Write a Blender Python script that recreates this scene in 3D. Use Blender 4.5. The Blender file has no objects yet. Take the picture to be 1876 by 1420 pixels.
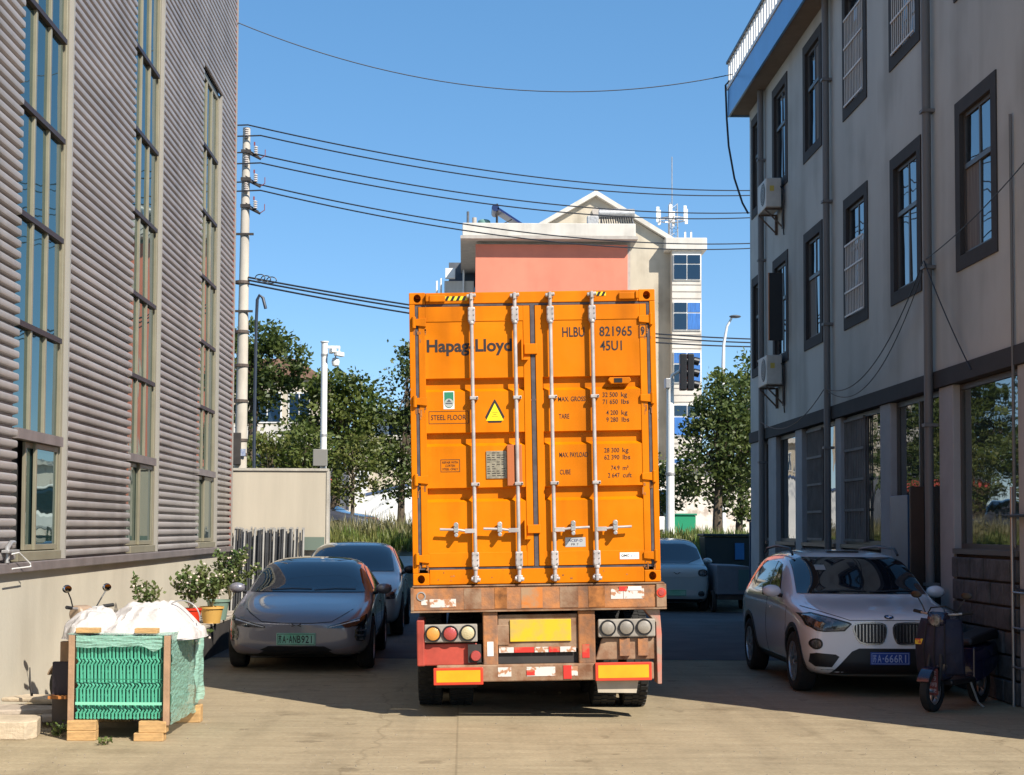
import bpy, bmesh, math, random
from mathutils import Vector, Matrix, Quaternion, noise
from mathutils.bvhtree import BVHTree
S = bpy.context.scene
C = S.collection
PI = math.pi
R = math.radians
rnd = random.Random(7)

# ------------------------------------------------------------------ camera, sky, sun, exposure
cam_d = bpy.data.cameras.new('camera')
cam = bpy.data.objects.new('camera', cam_d); C.objects.link(cam)
cam_d.sensor_width = 36.0
cam_d.lens = 52.772
cam_d.shift_x = 0.04654
cam_d.shift_y = 0.06968
cam_d.clip_start = 0.1
cam_d.clip_end = 3000
cam.matrix_world = Matrix.Translation((0, 0, 1.87)) @ Matrix.Rotation(R(92.65), 4, 'X') @ Matrix.Rotation(R(0.32), 4, 'Z')
S.camera = cam

SUN_EL, SUN_AZ = 42.0, 139.5            # azimuth measured from +Y towards +X
W = bpy.data.worlds.new('World'); S.world = W; W.use_nodes = True
wn = W.node_tree.nodes; wl = W.node_tree.links
sky = wn.new('ShaderNodeTexSky'); sky.sky_type = 'NISHITA'; sky.sun_disc = False
sky.sun_elevation = R(SUN_EL); sky.sun_rotation = R(SUN_AZ)
sky.air_density = 0.62; sky.dust_density = 0.0; sky.ozone_density = 3.8; sky.altitude = 0
bg = wn['Background']; bg.inputs['Strength'].default_value = 0.14
# even out and saturate the whole dome a little, as the phone camera did
gm = wn.new('ShaderNodeGamma'); gm.inputs[1].default_value = 0.58
hs = wn.new('ShaderNodeHueSaturation'); hs.inputs['Hue'].default_value = 0.498; hs.inputs['Saturation'].default_value = 1.48; hs.inputs['Value'].default_value = 1.62
wl.new(sky.outputs[0], gm.inputs[0]); wl.new(gm.outputs[0], hs.inputs['Color']); wl.new(hs.outputs[0], bg.inputs[0])

sd = bpy.data.lights.new('sun', 'SUN'); sd.energy = 5.0; sd.angle = R(0.53); sd.color = (1.0, 0.93, 0.82)
sun = bpy.data.objects.new('sun', sd); C.objects.link(sun)
ce = math.cos(R(SUN_EL))
sun_to = Vector((math.sin(R(SUN_AZ)) * ce, math.cos(R(SUN_AZ)) * ce, math.sin(R(SUN_EL))))
sun.rotation_euler = (-sun_to).to_track_quat('-Z', 'Y').to_euler()
sun.location = sun_to * 60

S.view_settings.view_transform = 'Standard'
S.view_settings.look = 'None'
S.view_settings.exposure = 0.64
S.view_settings.gamma = 1.0
S.view_settings.use_curve_mapping = False
S.cycles.max_bounces = 6
S.cycles.diffuse_bounces = 2
S.cycles.glossy_bounces = 4
S.cycles.transparent_max_bounces = 12

# ------------------------------------------------------------------ materials
def nodes_of(m):
    m.use_nodes = True
    return m.node_tree.nodes, m.node_tree.links
MATS = {}
def mat(name, col, rough=0.6, metal=0.0, spec=0.5, var=0.0, vscale=3.0, col2=None, bump=0.0, bscale=30.0,
        coat=0.0, ior=None, stretch=None, alpha=1.0, emit=None, vdetail=5.0, contrast=(0.35, 0.65), streak=None, dent=0.0):
    """Principled with a second colour mixed in by noise and a noise bump; all in object space."""
    if name in MATS: return MATS[name]
    m = bpy.data.materials.new(name); n, l = nodes_of(m)
    p = n['Principled BSDF']
    p.inputs['Base Color'].default_value = (*col, 1)
    p.inputs['Roughness'].default_value = rough
    p.inputs['Metallic'].default_value = metal
    p.inputs['Specular IOR Level'].default_value = spec
    if ior: p.inputs['IOR'].default_value = ior
    if coat: p.inputs['Coat Weight'].default_value = coat; p.inputs['Coat Roughness'].default_value = 0.04
    if alpha < 1: p.inputs['Alpha'].default_value = alpha
    tc = n.new('ShaderNodeTexCoord'); mp = n.new('ShaderNodeMapping')
    l.new(tc.outputs['Object'], mp.inputs['Vector'])
    if stretch: mp.inputs['Scale'].default_value = stretch
    if var or col2:
        c2 = col2 or tuple(max(0.0, c * (1 - var)) for c in col)
        c1 = col if col2 else tuple(min(1.0, c * (1 + var)) for c in col)
        nz = n.new('ShaderNodeTexNoise'); nz.inputs['Scale'].default_value = vscale
        nz.inputs['Detail'].default_value = vdetail; nz.inputs['Roughness'].default_value = 0.6
        l.new(mp.outputs[0], nz.inputs['Vector'])
        cr = n.new('ShaderNodeValToRGB')
        cr.color_ramp.elements[0].position = contrast[0]; cr.color_ramp.elements[1].position = contrast[1]
        cr.color_ramp.elements[0].color = (*c1, 1); cr.color_ramp.elements[1].color = (*c2, 1)
        l.new(nz.outputs['Fac'], cr.inputs[0]); l.new(cr.outputs[0], p.inputs['Base Color'])
    if streak:
        amt, sc_, hz = streak
        m2 = n.new('ShaderNodeMapping'); m2.inputs['Scale'].default_value = (1, 1, .06) if not hz else (1, .05, 1); l.new(tc.outputs['Object'], m2.inputs['Vector'])
        s1 = n.new('ShaderNodeTexNoise'); s1.inputs['Scale'].default_value = sc_; s1.inputs['Detail'].default_value = 6; l.new(m2.outputs[0], s1.inputs['Vector'])
        s2 = n.new('ShaderNodeTexNoise'); s2.inputs['Scale'].default_value = .7; s2.inputs['Detail'].default_value = 3; l.new(tc.outputs['Object'], s2.inputs['Vector'])
        mu = n.new('ShaderNodeMath'); mu.operation = 'ADD'; l.new(s1.outputs['Fac'], mu.inputs[0]); l.new(s2.outputs['Fac'], mu.inputs[1])
        rr = n.new('ShaderNodeValToRGB'); rr.color_ramp.elements[0].position = .0; rr.color_ramp.elements[1].position = 1.0
        rm = n.new('ShaderNodeMapRange'); rm.inputs[1].default_value = .98; rm.inputs[2].default_value = 1.30; l.new(mu.outputs[0], rm.inputs[0]); l.new(rm.outputs[0], rr.inputs[0])
        rr.color_ramp.elements[0].color = (1, 1, 1, 1); rr.color_ramp.elements[1].color = (1 - amt, 1 - amt * 1.05, 1 - amt * 1.1, 1)
        mx = n.new('ShaderNodeMix'); mx.data_type = 'RGBA'; mx.blend_type = 'MULTIPLY'; mx.inputs[0].default_value = 1.0
        src = p.inputs['Base Color'].links[0].from_socket if p.inputs['Base Color'].links else None
        if src: l.new(src, mx.inputs[6])
        else: mx.inputs[6].default_value = (*col, 1)
        l.new(rr.outputs[0], mx.inputs[7]); l.new(mx.outputs[2], p.inputs['Base Color'])
    if dent:
        dn = n.new('ShaderNodeTexNoise'); dn.inputs['Scale'].default_value = 2.6; dn.inputs['Detail'].default_value = 1.5; l.new(tc.outputs['Object'], dn.inputs['Vector'])
        b = n.new('ShaderNodeBump'); b.inputs['Strength'].default_value = dent; b.inputs['Distance'].default_value = 0.06
        l.new(dn.outputs['Fac'], b.inputs['Height']); l.new(b.outputs[0], p.inputs['Normal'])
    if bump:
        nb = n.new('ShaderNodeTexNoise'); nb.inputs['Scale'].default_value = bscale; nb.inputs['Detail'].default_value = 4
        l.new(mp.outputs[0], nb.inputs['Vector'])
        b = n.new('ShaderNodeBump'); b.inputs['Strength'].default_value = bump; b.inputs['Distance'].default_value = 0.02
        l.new(nb.outputs['Fac'], b.inputs['Height']); l.new(b.outputs[0], p.inputs['Normal'])
    MATS[name] = m
    return m

def ground_material():
    m = bpy.data.materials.new('worn_concrete'); n, l = nodes_of(m); p = n['Principled BSDF']
    tc = n.new('ShaderNodeTexCoord')
    def nz(scale, detail, st=(1, 1, 1), rough=0.6):
        mp = n.new('ShaderNodeMapping'); mp.inputs['Scale'].default_value = st
        l.new(tc.outputs['Object'], mp.inputs['Vector'])
        t = n.new('ShaderNodeTexNoise'); t.inputs['Scale'].default_value = scale; t.inputs['Detail'].default_value = detail
        t.inputs['Roughness'].default_value = rough
        l.new(mp.outputs[0], t.inputs['Vector']); return t
    def ramp(src, a, b, ca, cb):
        r = n.new('ShaderNodeValToRGB'); r.color_ramp.elements[0].position = a; r.color_ramp.elements[1].position = b
        r.color_ramp.elements[0].color = (*ca, 1); r.color_ramp.elements[1].color = (*cb, 1)
        l.new(src, r.inputs[0]); return r
    def mix(a, b, fac, mode='MIX'):
        x = n.new('ShaderNodeMix'); x.data_type = 'RGBA'; x.blend_type = mode
        l.new(a, x.inputs[6]); l.new(b, x.inputs[7])
        if isinstance(fac, float): x.inputs[0].default_value = fac
        else: l.new(fac, x.inputs[0])
        return x.outputs[2]
    big = ramp(nz(0.35, 6).outputs['Fac'], 0.3, 0.7, (0.365, 0.298, 0.195), (0.305, 0.248, 0.162))
    fine = ramp(nz(2.2, 9, (0.55, 1.6, 1), 0.72).outputs['Fac'], 0.32, 0.68, (0.84, 0.83, 0.81), (1.10, 1.10, 1.10))
    c = mix(big.outputs[0], fine.outputs[0], 1.0, 'MULTIPLY')
    # broom texture and tyre wear running along the lane
    wear = ramp(nz(1.3, 5, (1.7, 0.12, 1), 0.6).outputs['Fac'], 0.48, 0.72, (1, 1, 1), (0.66, 0.65, 0.64))
    c = mix(c, wear.outputs[0], 0.55, 'MULTIPLY')
    stain = ramp(nz(0.9, 4).outputs['Fac'], 0.60, 0.72, (1, 1, 1), (0.60, 0.57, 0.53))
    c = mix(c, stain.outputs[0], 0.8, 'MULTIPLY')
    oil = ramp(nz(2.6, 3, rough=.45).outputs['Fac'], 0.665, 0.70, (1, 1, 1), (0.60, 0.58, 0.56))
    c = mix(c, oil.outputs[0], 0.7, 'MULTIPLY')
    grit = ramp(nz(45, 4, (0.5, 1.5, 1), .7).outputs['Fac'], 0.35, 0.65, (0.80, 0.79, 0.77), (1.16, 1.15, 1.14))
    c = mix(c, grit.outputs[0], 1.0, 'MULTIPLY')
    scrape = ramp(nz(5, 7, (0.22, 2.2, 1), .75).outputs['Fac'], 0.40, 0.62, (0.91, 0.90, 0.885), (1.06, 1.06, 1.06))
    c = mix(c, scrape.outputs[0], 1.0, 'MULTIPLY')
    # thin wandering cracks
    w = nz(0.8, 5); mp = n.new('ShaderNodeVectorMath'); mp.operation = 'MULTIPLY_ADD'
    l.new(w.outputs['Color'], mp.inputs[0]); mp.inputs[1].default_value = (0.9, 0.9, 0); l.new(tc.outputs['Object'], mp.inputs[2])
    vo = n.new('ShaderNodeTexVoronoi'); vo.feature = 'DISTANCE_TO_EDGE'; vo.inputs['Scale'].default_value = 0.16
    l.new(mp.outputs[0], vo.inputs['Vector'])
    crack = ramp(vo.outputs['Distance'], 0.0004, 0.0012, (0.45, 0.42, 0.38), (1, 1, 1))
    c = mix(c, crack.outputs[0], 0.42, 'MULTIPLY')
    # sawn slab joints, six metres apart
    sx = n.new('ShaderNodeSeparateXYZ'); l.new(tc.outputs['Object'], sx.inputs[0])
    def joint(o, off, step):
        a = n.new('ShaderNodeMath'); a.operation = 'ADD'; l.new(o, a.inputs[0]); a.inputs[1].default_value = off
        f = n.new('ShaderNodeMath'); f.operation = 'PINGPONG'; l.new(a.outputs[0], f.inputs[0]); f.inputs[1].default_value = step
        return ramp(f.outputs[0], 0.006, 0.012, (0.35, 0.32, 0.28), (1, 1, 1))
    c = mix(c, joint(sx.outputs['X'], 0.05, 3.0).outputs[0], 0.35, 'MULTIPLY')
    c = mix(c, joint(sx.outputs['Y'], 4.6, 4.0).outputs[0], 0.35, 'MULTIPLY')
    l.new(c, p.inputs['Base Color']); p.inputs['Roughness'].default_value = 0.82
    p.inputs['Specular IOR Level'].default_value = 0.3
    h1 = nz(60, 6, (0.5, 1.4, 1)); b = n.new('ShaderNodeBump'); b.inputs['Strength'].default_value = 0.35; b.inputs['Distance'].default_value = 0.02
    l.new(h1.outputs['Fac'], b.inputs['Height']); l.new(b.outputs[0], p.inputs['Normal'])
    return m

def leaf_material(name, c1, c2, trans=0.35):
    m = bpy.data.materials.new(name); n, l = nodes_of(m); p = n['Principled BSDF']
    tc = n.new('ShaderNodeTexCoord'); nz = n.new('ShaderNodeTexNoise'); nz.inputs['Scale'].default_value = 1.7; nz.inputs['Detail'].default_value = 8
    l.new(tc.outputs['Object'], nz.inputs['Vector'])
    r = n.new('ShaderNodeValToRGB'); r.color_ramp.elements[0].position = .36; r.color_ramp.elements[1].position = .66
    r.color_ramp.elements[0].color = (*c1, 1); r.color_ramp.elements[1].color = (*c2, 1)
    l.new(nz.outputs['Fac'], r.inputs[0]); l.new(r.outputs[0], p.inputs['Base Color']); p.inputs['Roughness'].default_value = 0.5
    t = n.new('ShaderNodeBsdfTranslucent'); l.new(r.outputs[0], t.inputs['Color'])
    mx = n.new('ShaderNodeMixShader'); mx.inputs[0].default_value = trans
    l.new(p.outputs[0], mx.inputs[1]); l.new(t.outputs[0], mx.inputs[2]); l.new(mx.outputs[0], n['Material Output'].inputs['Surface'])
    return m

# ------------------------------------------------------------------ mesh helpers
class MB:
    def __init__(self, root=None, M=None):
        self.v = []; self.f = []; self.o = Vector(root.location) if root else Vector((0, 0, 0)); self.M = M
    def add(self, vs, fs):
        b = len(self.v); self.v += [Vector(v) for v in vs]; self.f += [tuple(i + b for i in f) for f in fs]; return self
    def box(self, x0, x1, y0, y1, z0, z1):
        v = [(x, y, z) for x in (x0, x1) for y in (y0, y1) for z in (z0, z1)]
        return self.add(v, [(0, 1, 3, 2), (4, 6, 7, 5), (0, 4, 5, 1), (2, 3, 7, 6), (0, 2, 6, 4), (1, 5, 7, 3)])
    def obox(self, c, size, M):
        """box of a size about c, turned by the 3x3 matrix M"""
        c = Vector(c); sx, sy, sz = [s / 2 for s in size]
        v = [c + M @ Vector((x, y, z)) for x in (-sx, sx) for y in (-sy, sy) for z in (-sz, sz)]
        return self.add(v, [(0, 1, 3, 2), (4, 6, 7, 5), (0, 4, 5, 1), (2, 3, 7, 6), (0, 2, 6, 4), (1, 5, 7, 3)])
    def cyl(self, p, q, r, n=12, r2=None, cap=True):
        p, q = Vector(p), Vector(q); r2 = r if r2 is None else r2
        d = (q - p).normalized(); a = d.orthogonal().normalized(); b = d.cross(a)
        v = []
        for k in range(n):
            t = 2 * PI * k / n; e = a * math.cos(t) + b * math.sin(t); v += [p + e * r, q + e * r2]
        f = [(2 * k, 2 * ((k + 1) % n), 2 * ((k + 1) % n) + 1, 2 * k + 1) for k in range(n)]
        if cap: f += [tuple(2 * k for k in reversed(range(n))), tuple(2 * k + 1 for k in range(n))]
        return self.add(v, f)
    def tube(self, pts, r, n=6, radii=None):
        pts = [Vector(p) for p in pts]; rings = []; m = len(pts)
        a = None
        for i, p in enumerate(pts):
            d = (pts[min(i + 1, m - 1)] - pts[max(i - 1, 0)]).normalized()
            a = d.orthogonal().normalized() if a is None else (a - d * a.dot(d)).normalized()
            b = d.cross(a); rr = radii[i] if radii else r
            rings.append([p + (a * math.cos(2 * PI * k / n) + b * math.sin(2 * PI * k / n)) * rr for k in range(n)])
        v = [q for rg in rings for q in rg]; f = []
        for i in range(m - 1):
            for k in range(n):
                f.append((i * n + k, i * n + (k + 1) % n, (i + 1) * n + (k + 1) % n, (i + 1) * n + k))
        f += [tuple(reversed(range(n))), tuple((m - 1) * n + k for k in range(n))]
        return self.add(v, f)
    def prism(self, poly, axis, a, b):
        """poly in the two other axes (x:(y,z) y:(x,z) z:(x,y)), extruded along axis from a to b"""
        def P(u, w, t): return {'x': (t, u, w), 'y': (u, t, w), 'z': (u, w, t)}[axis]
        n = len(poly)
        v = [P(*q, a) for q in poly] + [P(*q, b) for q in poly]
        f = [tuple(range(n)), tuple(reversed(range(n, 2 * n)))] + [(i, (i + 1) % n + 0, (i + 1) % n + n, i + n) for i in range(n)]
        f = [tuple(f[0]), tuple(f[1])] + [tuple(x) for x in f[2:]]
        return self.add(v, f)
    def lathe(self, prof, c=(0, 0, 0), axis='z', n=24):
        c = Vector(c); v = []; m = len(prof)
        for k in range(n):
            t = 2 * PI * k / n; cs, sn = math.cos(t), math.sin(t)
            for r, h in prof:
                e = {'z': (r * cs, r * sn, h), 'x': (h, r * cs, r * sn), 'y': (r * sn, h, r * cs)}[axis]
                v.append(c + Vector(e))
        f = []
        for k in range(n):
            for i in range(m - 1):
                f.append((k * m + i, ((k + 1) % n) * m + i, ((k + 1) % n) * m + i + 1, k * m + i + 1))
        return self.add(v, f)
    def quad(self, a, b, c, d): return self.add([a, b, c, d], [(0, 1, 2, 3)])
    def ell(self, c, r, n=12, m=8):
        c = Vector(c); v = []; f = []
        for i in range(m + 1):
            th = PI * i / m
            for k in range(n):
                ph = 2 * PI * k / n
                v.append(c + Vector((r[0] * math.sin(th) * math.cos(ph), r[1] * math.sin(th) * math.sin(ph), r[2] * math.cos(th))))
        for i in range(m):
            for k in range(n): f.append((i * n + k, (i + 1) * n + k, (i + 1) * n + (k + 1) % n, i * n + (k + 1) % n))
        return self.add(v, f)
    def mesh(self, name, m, smooth=False, weld=False, fix=True):
        me = bpy.data.meshes.new(name)
        vs = [(self.M @ v if self.M else v) - self.o for v in self.v]
        me.from_pydata(vs, [], self.f)
        if fix:
            bm = bmesh.new(); bm.from_mesh(me)
            if weld or smooth: bmesh.ops.remove_doubles(bm, verts=bm.verts, dist=1e-5)
            bmesh.ops.recalc_face_normals(bm, faces=bm.faces); bm.to_mesh(me); bm.free()
        me.materials.append(m)
        if smooth:
            me.polygons.foreach_set('use_smooth', [True] * len(me.polygons))
            me.set_sharp_from_angle(angle=R(38))
        return me
    def build(self, name, m, parent=None, smooth=False, bevel=0.0, weld=False, fix=True):
        return link(name, self.mesh(name, m, smooth, weld, fix), parent, bevel)
def link(name, me, parent=None, bevel=0.0, loc=None):
    o = bpy.data.objects.new(name, me); C.objects.link(o)
    if parent: o.parent = parent
    if loc: o.location = loc
    if bevel:
        b = o.modifiers.new('bevel', 'BEVEL'); b.width = bevel; b.segments = 2; b.limit_method = 'ANGLE'; b.angle_limit = R(40)
    return o
def tag(o, label=None, cat=None, group=None, kind=None):
    if label: o['label'] = label
    if cat: o['category'] = cat
    if group: o['group'] = group
    if kind: o['kind'] = kind
    return o
def thing(name, label, cat, loc=(0, 0, 0), rotz=0.0, group=None):
    o = bpy.data.objects.new(name, None); C.objects.link(o); o.location = loc; o.rotation_euler = (0, 0, rotz)
    o.empty_display_size = 0.2
    return tag(o, label, cat, group)
def copy_tree(o, parent=None):
    c = o.copy(); C.objects.link(c); c.parent = parent
    for ch in o.children: copy_tree(ch, c)
    return c
def text(s, box, y, m, parent, bold=0.0, name='lettering', axis='y', flip=False, thick=0.0015, shear=0.0):
    """Lettering fitted into box (x0, x1, z0, z1), facing -Y at depth y (or facing -X / +X when axis is 'x')."""
    cu = bpy.data.curves.new('lettering', 'FONT'); cu.body = s; cu.size = 1.0; cu.offset = bold; cu.shear = shear
    cu.resolution_u = 3; cu.extrude = 0.0
    o = bpy.data.objects.new('tmp_text', cu); C.objects.link(o)
    me = bpy.data.meshes.new_from_object(o.evaluated_get(bpy.context.evaluated_depsgraph_get()))
    bpy.data.objects.remove(o); bpy.data.curves.remove(cu)
    xs = [v.co.x for v in me.vertices]; ys = [v.co.y for v in me.vertices]
    x0, x1, z0, z1 = box; ax, bx_, ay, by = min(xs), max(xs), min(ys), max(ys)
    for v in me.vertices:
        u = x0 + (v.co.x - ax) / (bx_ - ax) * (x1 - x0); w = z0 + (v.co.y - ay) / (by - ay) * (z1 - z0)
        v.co = (u, y, w) if axis == 'y' else (y, u, w)
    if axis == 'x': me.flip_normals()
    me.materials.clear(); me.materials.append(m); me.name = name
    return link(name, me, parent)
def catenary(a, b, sag, n=24):
    a, b = Vector(a), Vector(b)
    return [a.lerp(b, t / n) - Vector((0, 0, sag * 4 * (t / n) * (1 - t / n))) for t in range(n + 1)]
def chaikin(p, it=2):
    for _ in range(it):
        q = []
        for i in range(len(p)):
            a, b = p[i], p[(i + 1) % len(p)]
            q += [(a[0] * .75 + b[0] * .25, a[1] * .75 + b[1] * .25), (a[0] * .25 + b[0] * .75, a[1] * .25 + b[1] * .75)]
        p = q
    return p

# shared materials
M_dark = mat('black_rubber', (0.012, 0.012, 0.013), 0.75)
M_black = mat('black_plastic', (0.012, 0.012, 0.014), 0.4)
M_galv = mat('galvanised_steel', (0.42, 0.41, 0.40), 0.45, 0.55, var=0.2, vscale=9)
M_cable = mat('cable_sheath', (0.012, 0.014, 0.02), 0.5)
M_white = mat('white_paint', (0.78, 0.77, 0.74), 0.5, var=0.06)
M_wood = mat('raw_timber', (0.48, 0.29, 0.12), 0.75, var=0.25, vscale=6, stretch=(1, 6, 6), bump=0.3, bscale=40)
M_chrome = mat('chrome', (0.75, 0.75, 0.76), 0.12, 1.0)
M_red = mat('red_paint', (0.55, 0.03, 0.02), 0.4)
M_carglass = mat('car_glass', (0.006, 0.011, 0.018), 0.03, spec=0.5, ior=2.1)
M_ink = mat('black_print', (0.018, 0.012, 0.012), 0.6)
# ------------------------------------------------------------------ ground
M_ground = ground_material()
M_soil = mat('soil', (0.10, 0.085, 0.05), 0.95, var=0.4, vscale=4, bump=0.6, bscale=12)
M_asphalt = mat('asphalt', (0.075, 0.073, 0.070), 0.9, var=0.2, vscale=2, bump=0.4, bscale=80)
M_kerb = mat('pale_concrete', (0.42, 0.39, 0.34), 0.85, var=0.15, vscale=3, bump=0.3)
def sheet(name, m, x0, x1, prof, nx=1):
    b = MB(); k = len(prof)
    for i in range(nx + 1):
        x = x0 + (x1 - x0) * i / nx
        for (y, z) in prof: b.v.append(Vector((x, y, z)))
    for i in range(nx):
        for j in range(k - 1): b.f.append((i * k + j, (i + 1) * k + j, (i + 1) * k + j + 1, i * k + j + 1))
    return tag(b.build(name, m), kind='structure')
sheet('ground', M_ground, -160, 160, [(-120, 0), (0, 0), (34.5, 0)])
sheet('verge', M_soil, -160, 160, [(34.5, 0), (35.4, 0.08), (39.6, 1.36), (40.2, 1.40), (44.0, 1.40)])
sheet('road', M_asphalt, -160, 160, [(44.0, 1.40), (58.0, 1.40)])
sheet('far_ground', M_kerb, -700, 700, [(58.0, 1.40), (900.0, 1.40)])
sheet('asphalt_lane', mat('shade_deepened_asphalt', (0.060, 0.060, 0.064), 0.85, var=0.25, vscale=1.2, bump=0.3, bscale=60), -4.6, 160, [(21.6, 0.004), (34.3, 0.004)])  # asphalt lane, with the yard's deep shade also put into its dark colour
kb = MB(); kb.box(-160, 160, 43.85, 44.0, 1.2, 1.53); kb.box(-160, 160, 57.9, 58.05, 1.2, 1.53)
tag(kb.build('kerb', M_kerb), kind='structure')
pb = MB(); pb.add([(-3.2, 38.0, 0.90), (2.5, 38.0, 0.90), (2.5, 39.9, 1.42), (-3.2, 39.9, 1.42)], [(0, 1, 2, 3)])
pb.add([(-3.2, 38.0, 0.90), (2.5, 38.0, 0.90), (2.5, 38.02, 0.6), (-3.2, 38.02, 0.6)], [(0, 1, 2, 3)])
tag(pb.build('path', M_kerb), kind='structure')

# loose grit on the concrete
b = MB()
for _ in range(900):
    x, y = rnd.uniform(-4.4, 5.8), 11.5 + 14 * rnd.random() ** 2; r_ = rnd.uniform(.003, .011)
    a = rnd.uniform(0, PI); c_, s_ = math.cos(a) * r_, math.sin(a) * r_
    b.add([(x + c_, y + s_, 0), (x - s_, y + c_, 0), (x - c_, y - s_, 0), (x + s_, y - c_, 0), (x + c_ * .3, y, r_ * 1.1)], [(0, 1, 4), (1, 2, 4), (2, 3, 4), (3, 0, 4)])
tag(b.build('gravel', mat('loose_grit', (.22, .18, .13), .9, var=.3, vscale=3)), 'small loose stones and grit scattered on the concrete yard', 'gravel', kind='stuff')
# grass on the verge: blades, nobody could count them
def grass(name, boxes, n, h0, h1, m, dens=None):
    b = MB()
    for _ in range(n):
        x0, x1, y0, y1 = rnd.choice(boxes); x, y = rnd.uniform(x0, x1), rnd.uniform(y0, y1)
        z = 1.40 if y > 40 else max(0.05, 0.08 + (y - 35.4) * 0.305)
        h = rnd.uniform(h0, h1) * (0.75 + 0.5 * noise.noise((x * 1.3, y * 1.3, 0)))
        a = rnd.uniform(0, 2 * PI); w = 0.012 + 0.016 * rnd.random(); lx, ly = math.cos(a), math.sin(a)
        t = rnd.uniform(0.05, 0.4) * h; p = Vector((x, y, z)); q = Vector((-ly, lx, 0)) * w
        mid = p + Vector((lx * t * .3, ly * t * .3, h * .6)); top = p + Vector((lx * t, ly * t, h))
        b.add([p - q, p + q, mid + q * .8, mid - q * .8, top], [(0, 1, 2, 3), (3, 2, 4)])
    return tag(b.build(name, m, fix=False), kind='stuff')
M_grass = leaf_material('verge_grass', (0.13, 0.20, 0.035), (0.26, 0.25, 0.08), 0.4)
M_grass2 = leaf_material('seed_grass', (0.30, 0.26, 0.13), (0.20, 0.19, 0.08), 0.4)
gr = grass('grass', [(-4.2, 1.5, 39.2, 43.2), (3.5, 10.5, 38.5, 43.0)], 15000, 0.28, 0.66, M_grass)
tag(gr, 'tall green grass covering the raised roadside verge', 'grass')
gr = grass('grass', [(-4.2, 1.5, 40.0, 43.5)], 2600, 0.7, 1.05, M_grass2)
tag(gr, 'pale seed heads standing above the green verge grass', 'grass')

# ------------------------------------------------------------------ corrugated building on the left
XL = -4.65
M_corr = mat('purple_grey_sheet_metal', (0.335, 0.305, 0.29), 0.42, 0.15, var=0.14, vscale=0.9, stretch=(1, .35, 2.4), streak=(.22, 3.0, False))
M_trim = mat('pale_metal_trim', (0.34, 0.32, 0.29), 0.45, 0.2)
M_render = mat('cream_render', (0.50, 0.455, 0.365), 0.9, var=0.08, vscale=0.9, stretch=(1, 1, .5), bump=0.15, bscale=30, streak=(.12, 1.6, False))
M_sill = mat('grey_brown_flashing', (0.20, 0.17, 0.165), 0.5, 0.2, var=0.15)
M_bronze = mat('dark_bronze_bar', (0.035, 0.022, 0.02), 0.5)
M_cream = mat('champagne_aluminium', (0.27, 0.245, 0.175), 0.42, 0.25, var=0.08)
M_int = mat('dark_interior', (0.02, 0.02, 0.02), 0.9)
M_brown = mat('red_brown_flashing', (0.22, 0.075, 0.06), 0.5)
def glass(name, col, ior=2.0, rough=0.015, wav=0.012, tint=None):
    m = mat(name, col, rough, 0.0, ior=ior); n, l = nodes_of(m); p = n['Principled BSDF']
    if tint: p.inputs['Specular Tint'].default_value = (*tint, 1)
    tc = n.new('ShaderNodeTexCoord'); nz = n.new('ShaderNodeTexNoise'); nz.inputs['Scale'].default_value = 1.3
    l.new(tc.outputs['Object'], nz.inputs['Vector'])
    b = n.new('ShaderNodeBump'); b.inputs['Strength'].default_value = wav; b.inputs['Distance'].default_value = 0.3
    l.new(nz.outputs['Fac'], b.inputs['Height']); l.new(b.outputs[0], p.inputs['Normal']); return m
M_gl = glass('tinted_window_glass', (0.012, 0.028, 0.030), 2.5, tint=(.62, .92, .86))
LB = thing('corrugated_building', 'tall factory clad in brownish grey corrugated metal above a cream base wall, left side', 'building', (XL, 15, 0))
Y0, Y1, ZB, ZT = -2.0, 29.62, 1.50, 14.0
MB(LB).box(XL - 9, XL - 0.30, Y0, Y1 - 0.02, 0, ZT - 0.1).build('core_wall', M_int, LB)
MB(LB).box(XL - 0.32, XL + 0.03, Y0, Y1, -0.05, 1.385).build('base_wall', M_render, LB)
MB(LB).box(XL - 0.30, XL + 0.10, Y0, Y1 + 0.04, 1.39, 1.495).build('ledge', M_sill, LB, bevel=0.01)
MB(LB).box(XL - 0.10, XL + 0.075, Y1 - 0.005, Y1 + 0.06, 1.5, ZT).build('corner_trim', M_trim, LB)
MB(LB).box(XL - 0.05, XL + 0.055, Y1 - 0.02, Y1 - 0.006, 1.5, ZT).build('corner_trim', M_brown, LB)
MB(LB).box(XL - 9.1, XL + 0.15, Y0 - .1, Y1 + 0.15, ZT, ZT + 0.15).build('roof', M_trim, LB)
WINS = [(15.40, 17.32), (20.64, 22.54), (26.0, 27.92)]
ROWS = [1.60, 2.83, 3.99, 5.15, 6.31, 7.48, 8.66, 9.86]
def ribs(t):
    """bold rib: narrow groove, steep underside, broad slightly bulged face"""
    ss = lambda a, b: max(0.0, min(1.0, (t - a) / (b - a))) ** 2 * (3 - 2 * max(0.0, min(1.0, (t - a) / (b - a))))
    return ss(.13, .30) * (1 - ss(.82, 1.0)) * (.86 + .14 * math.sin(PI * min(1, max(0, (t - .13) / .87))))
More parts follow.
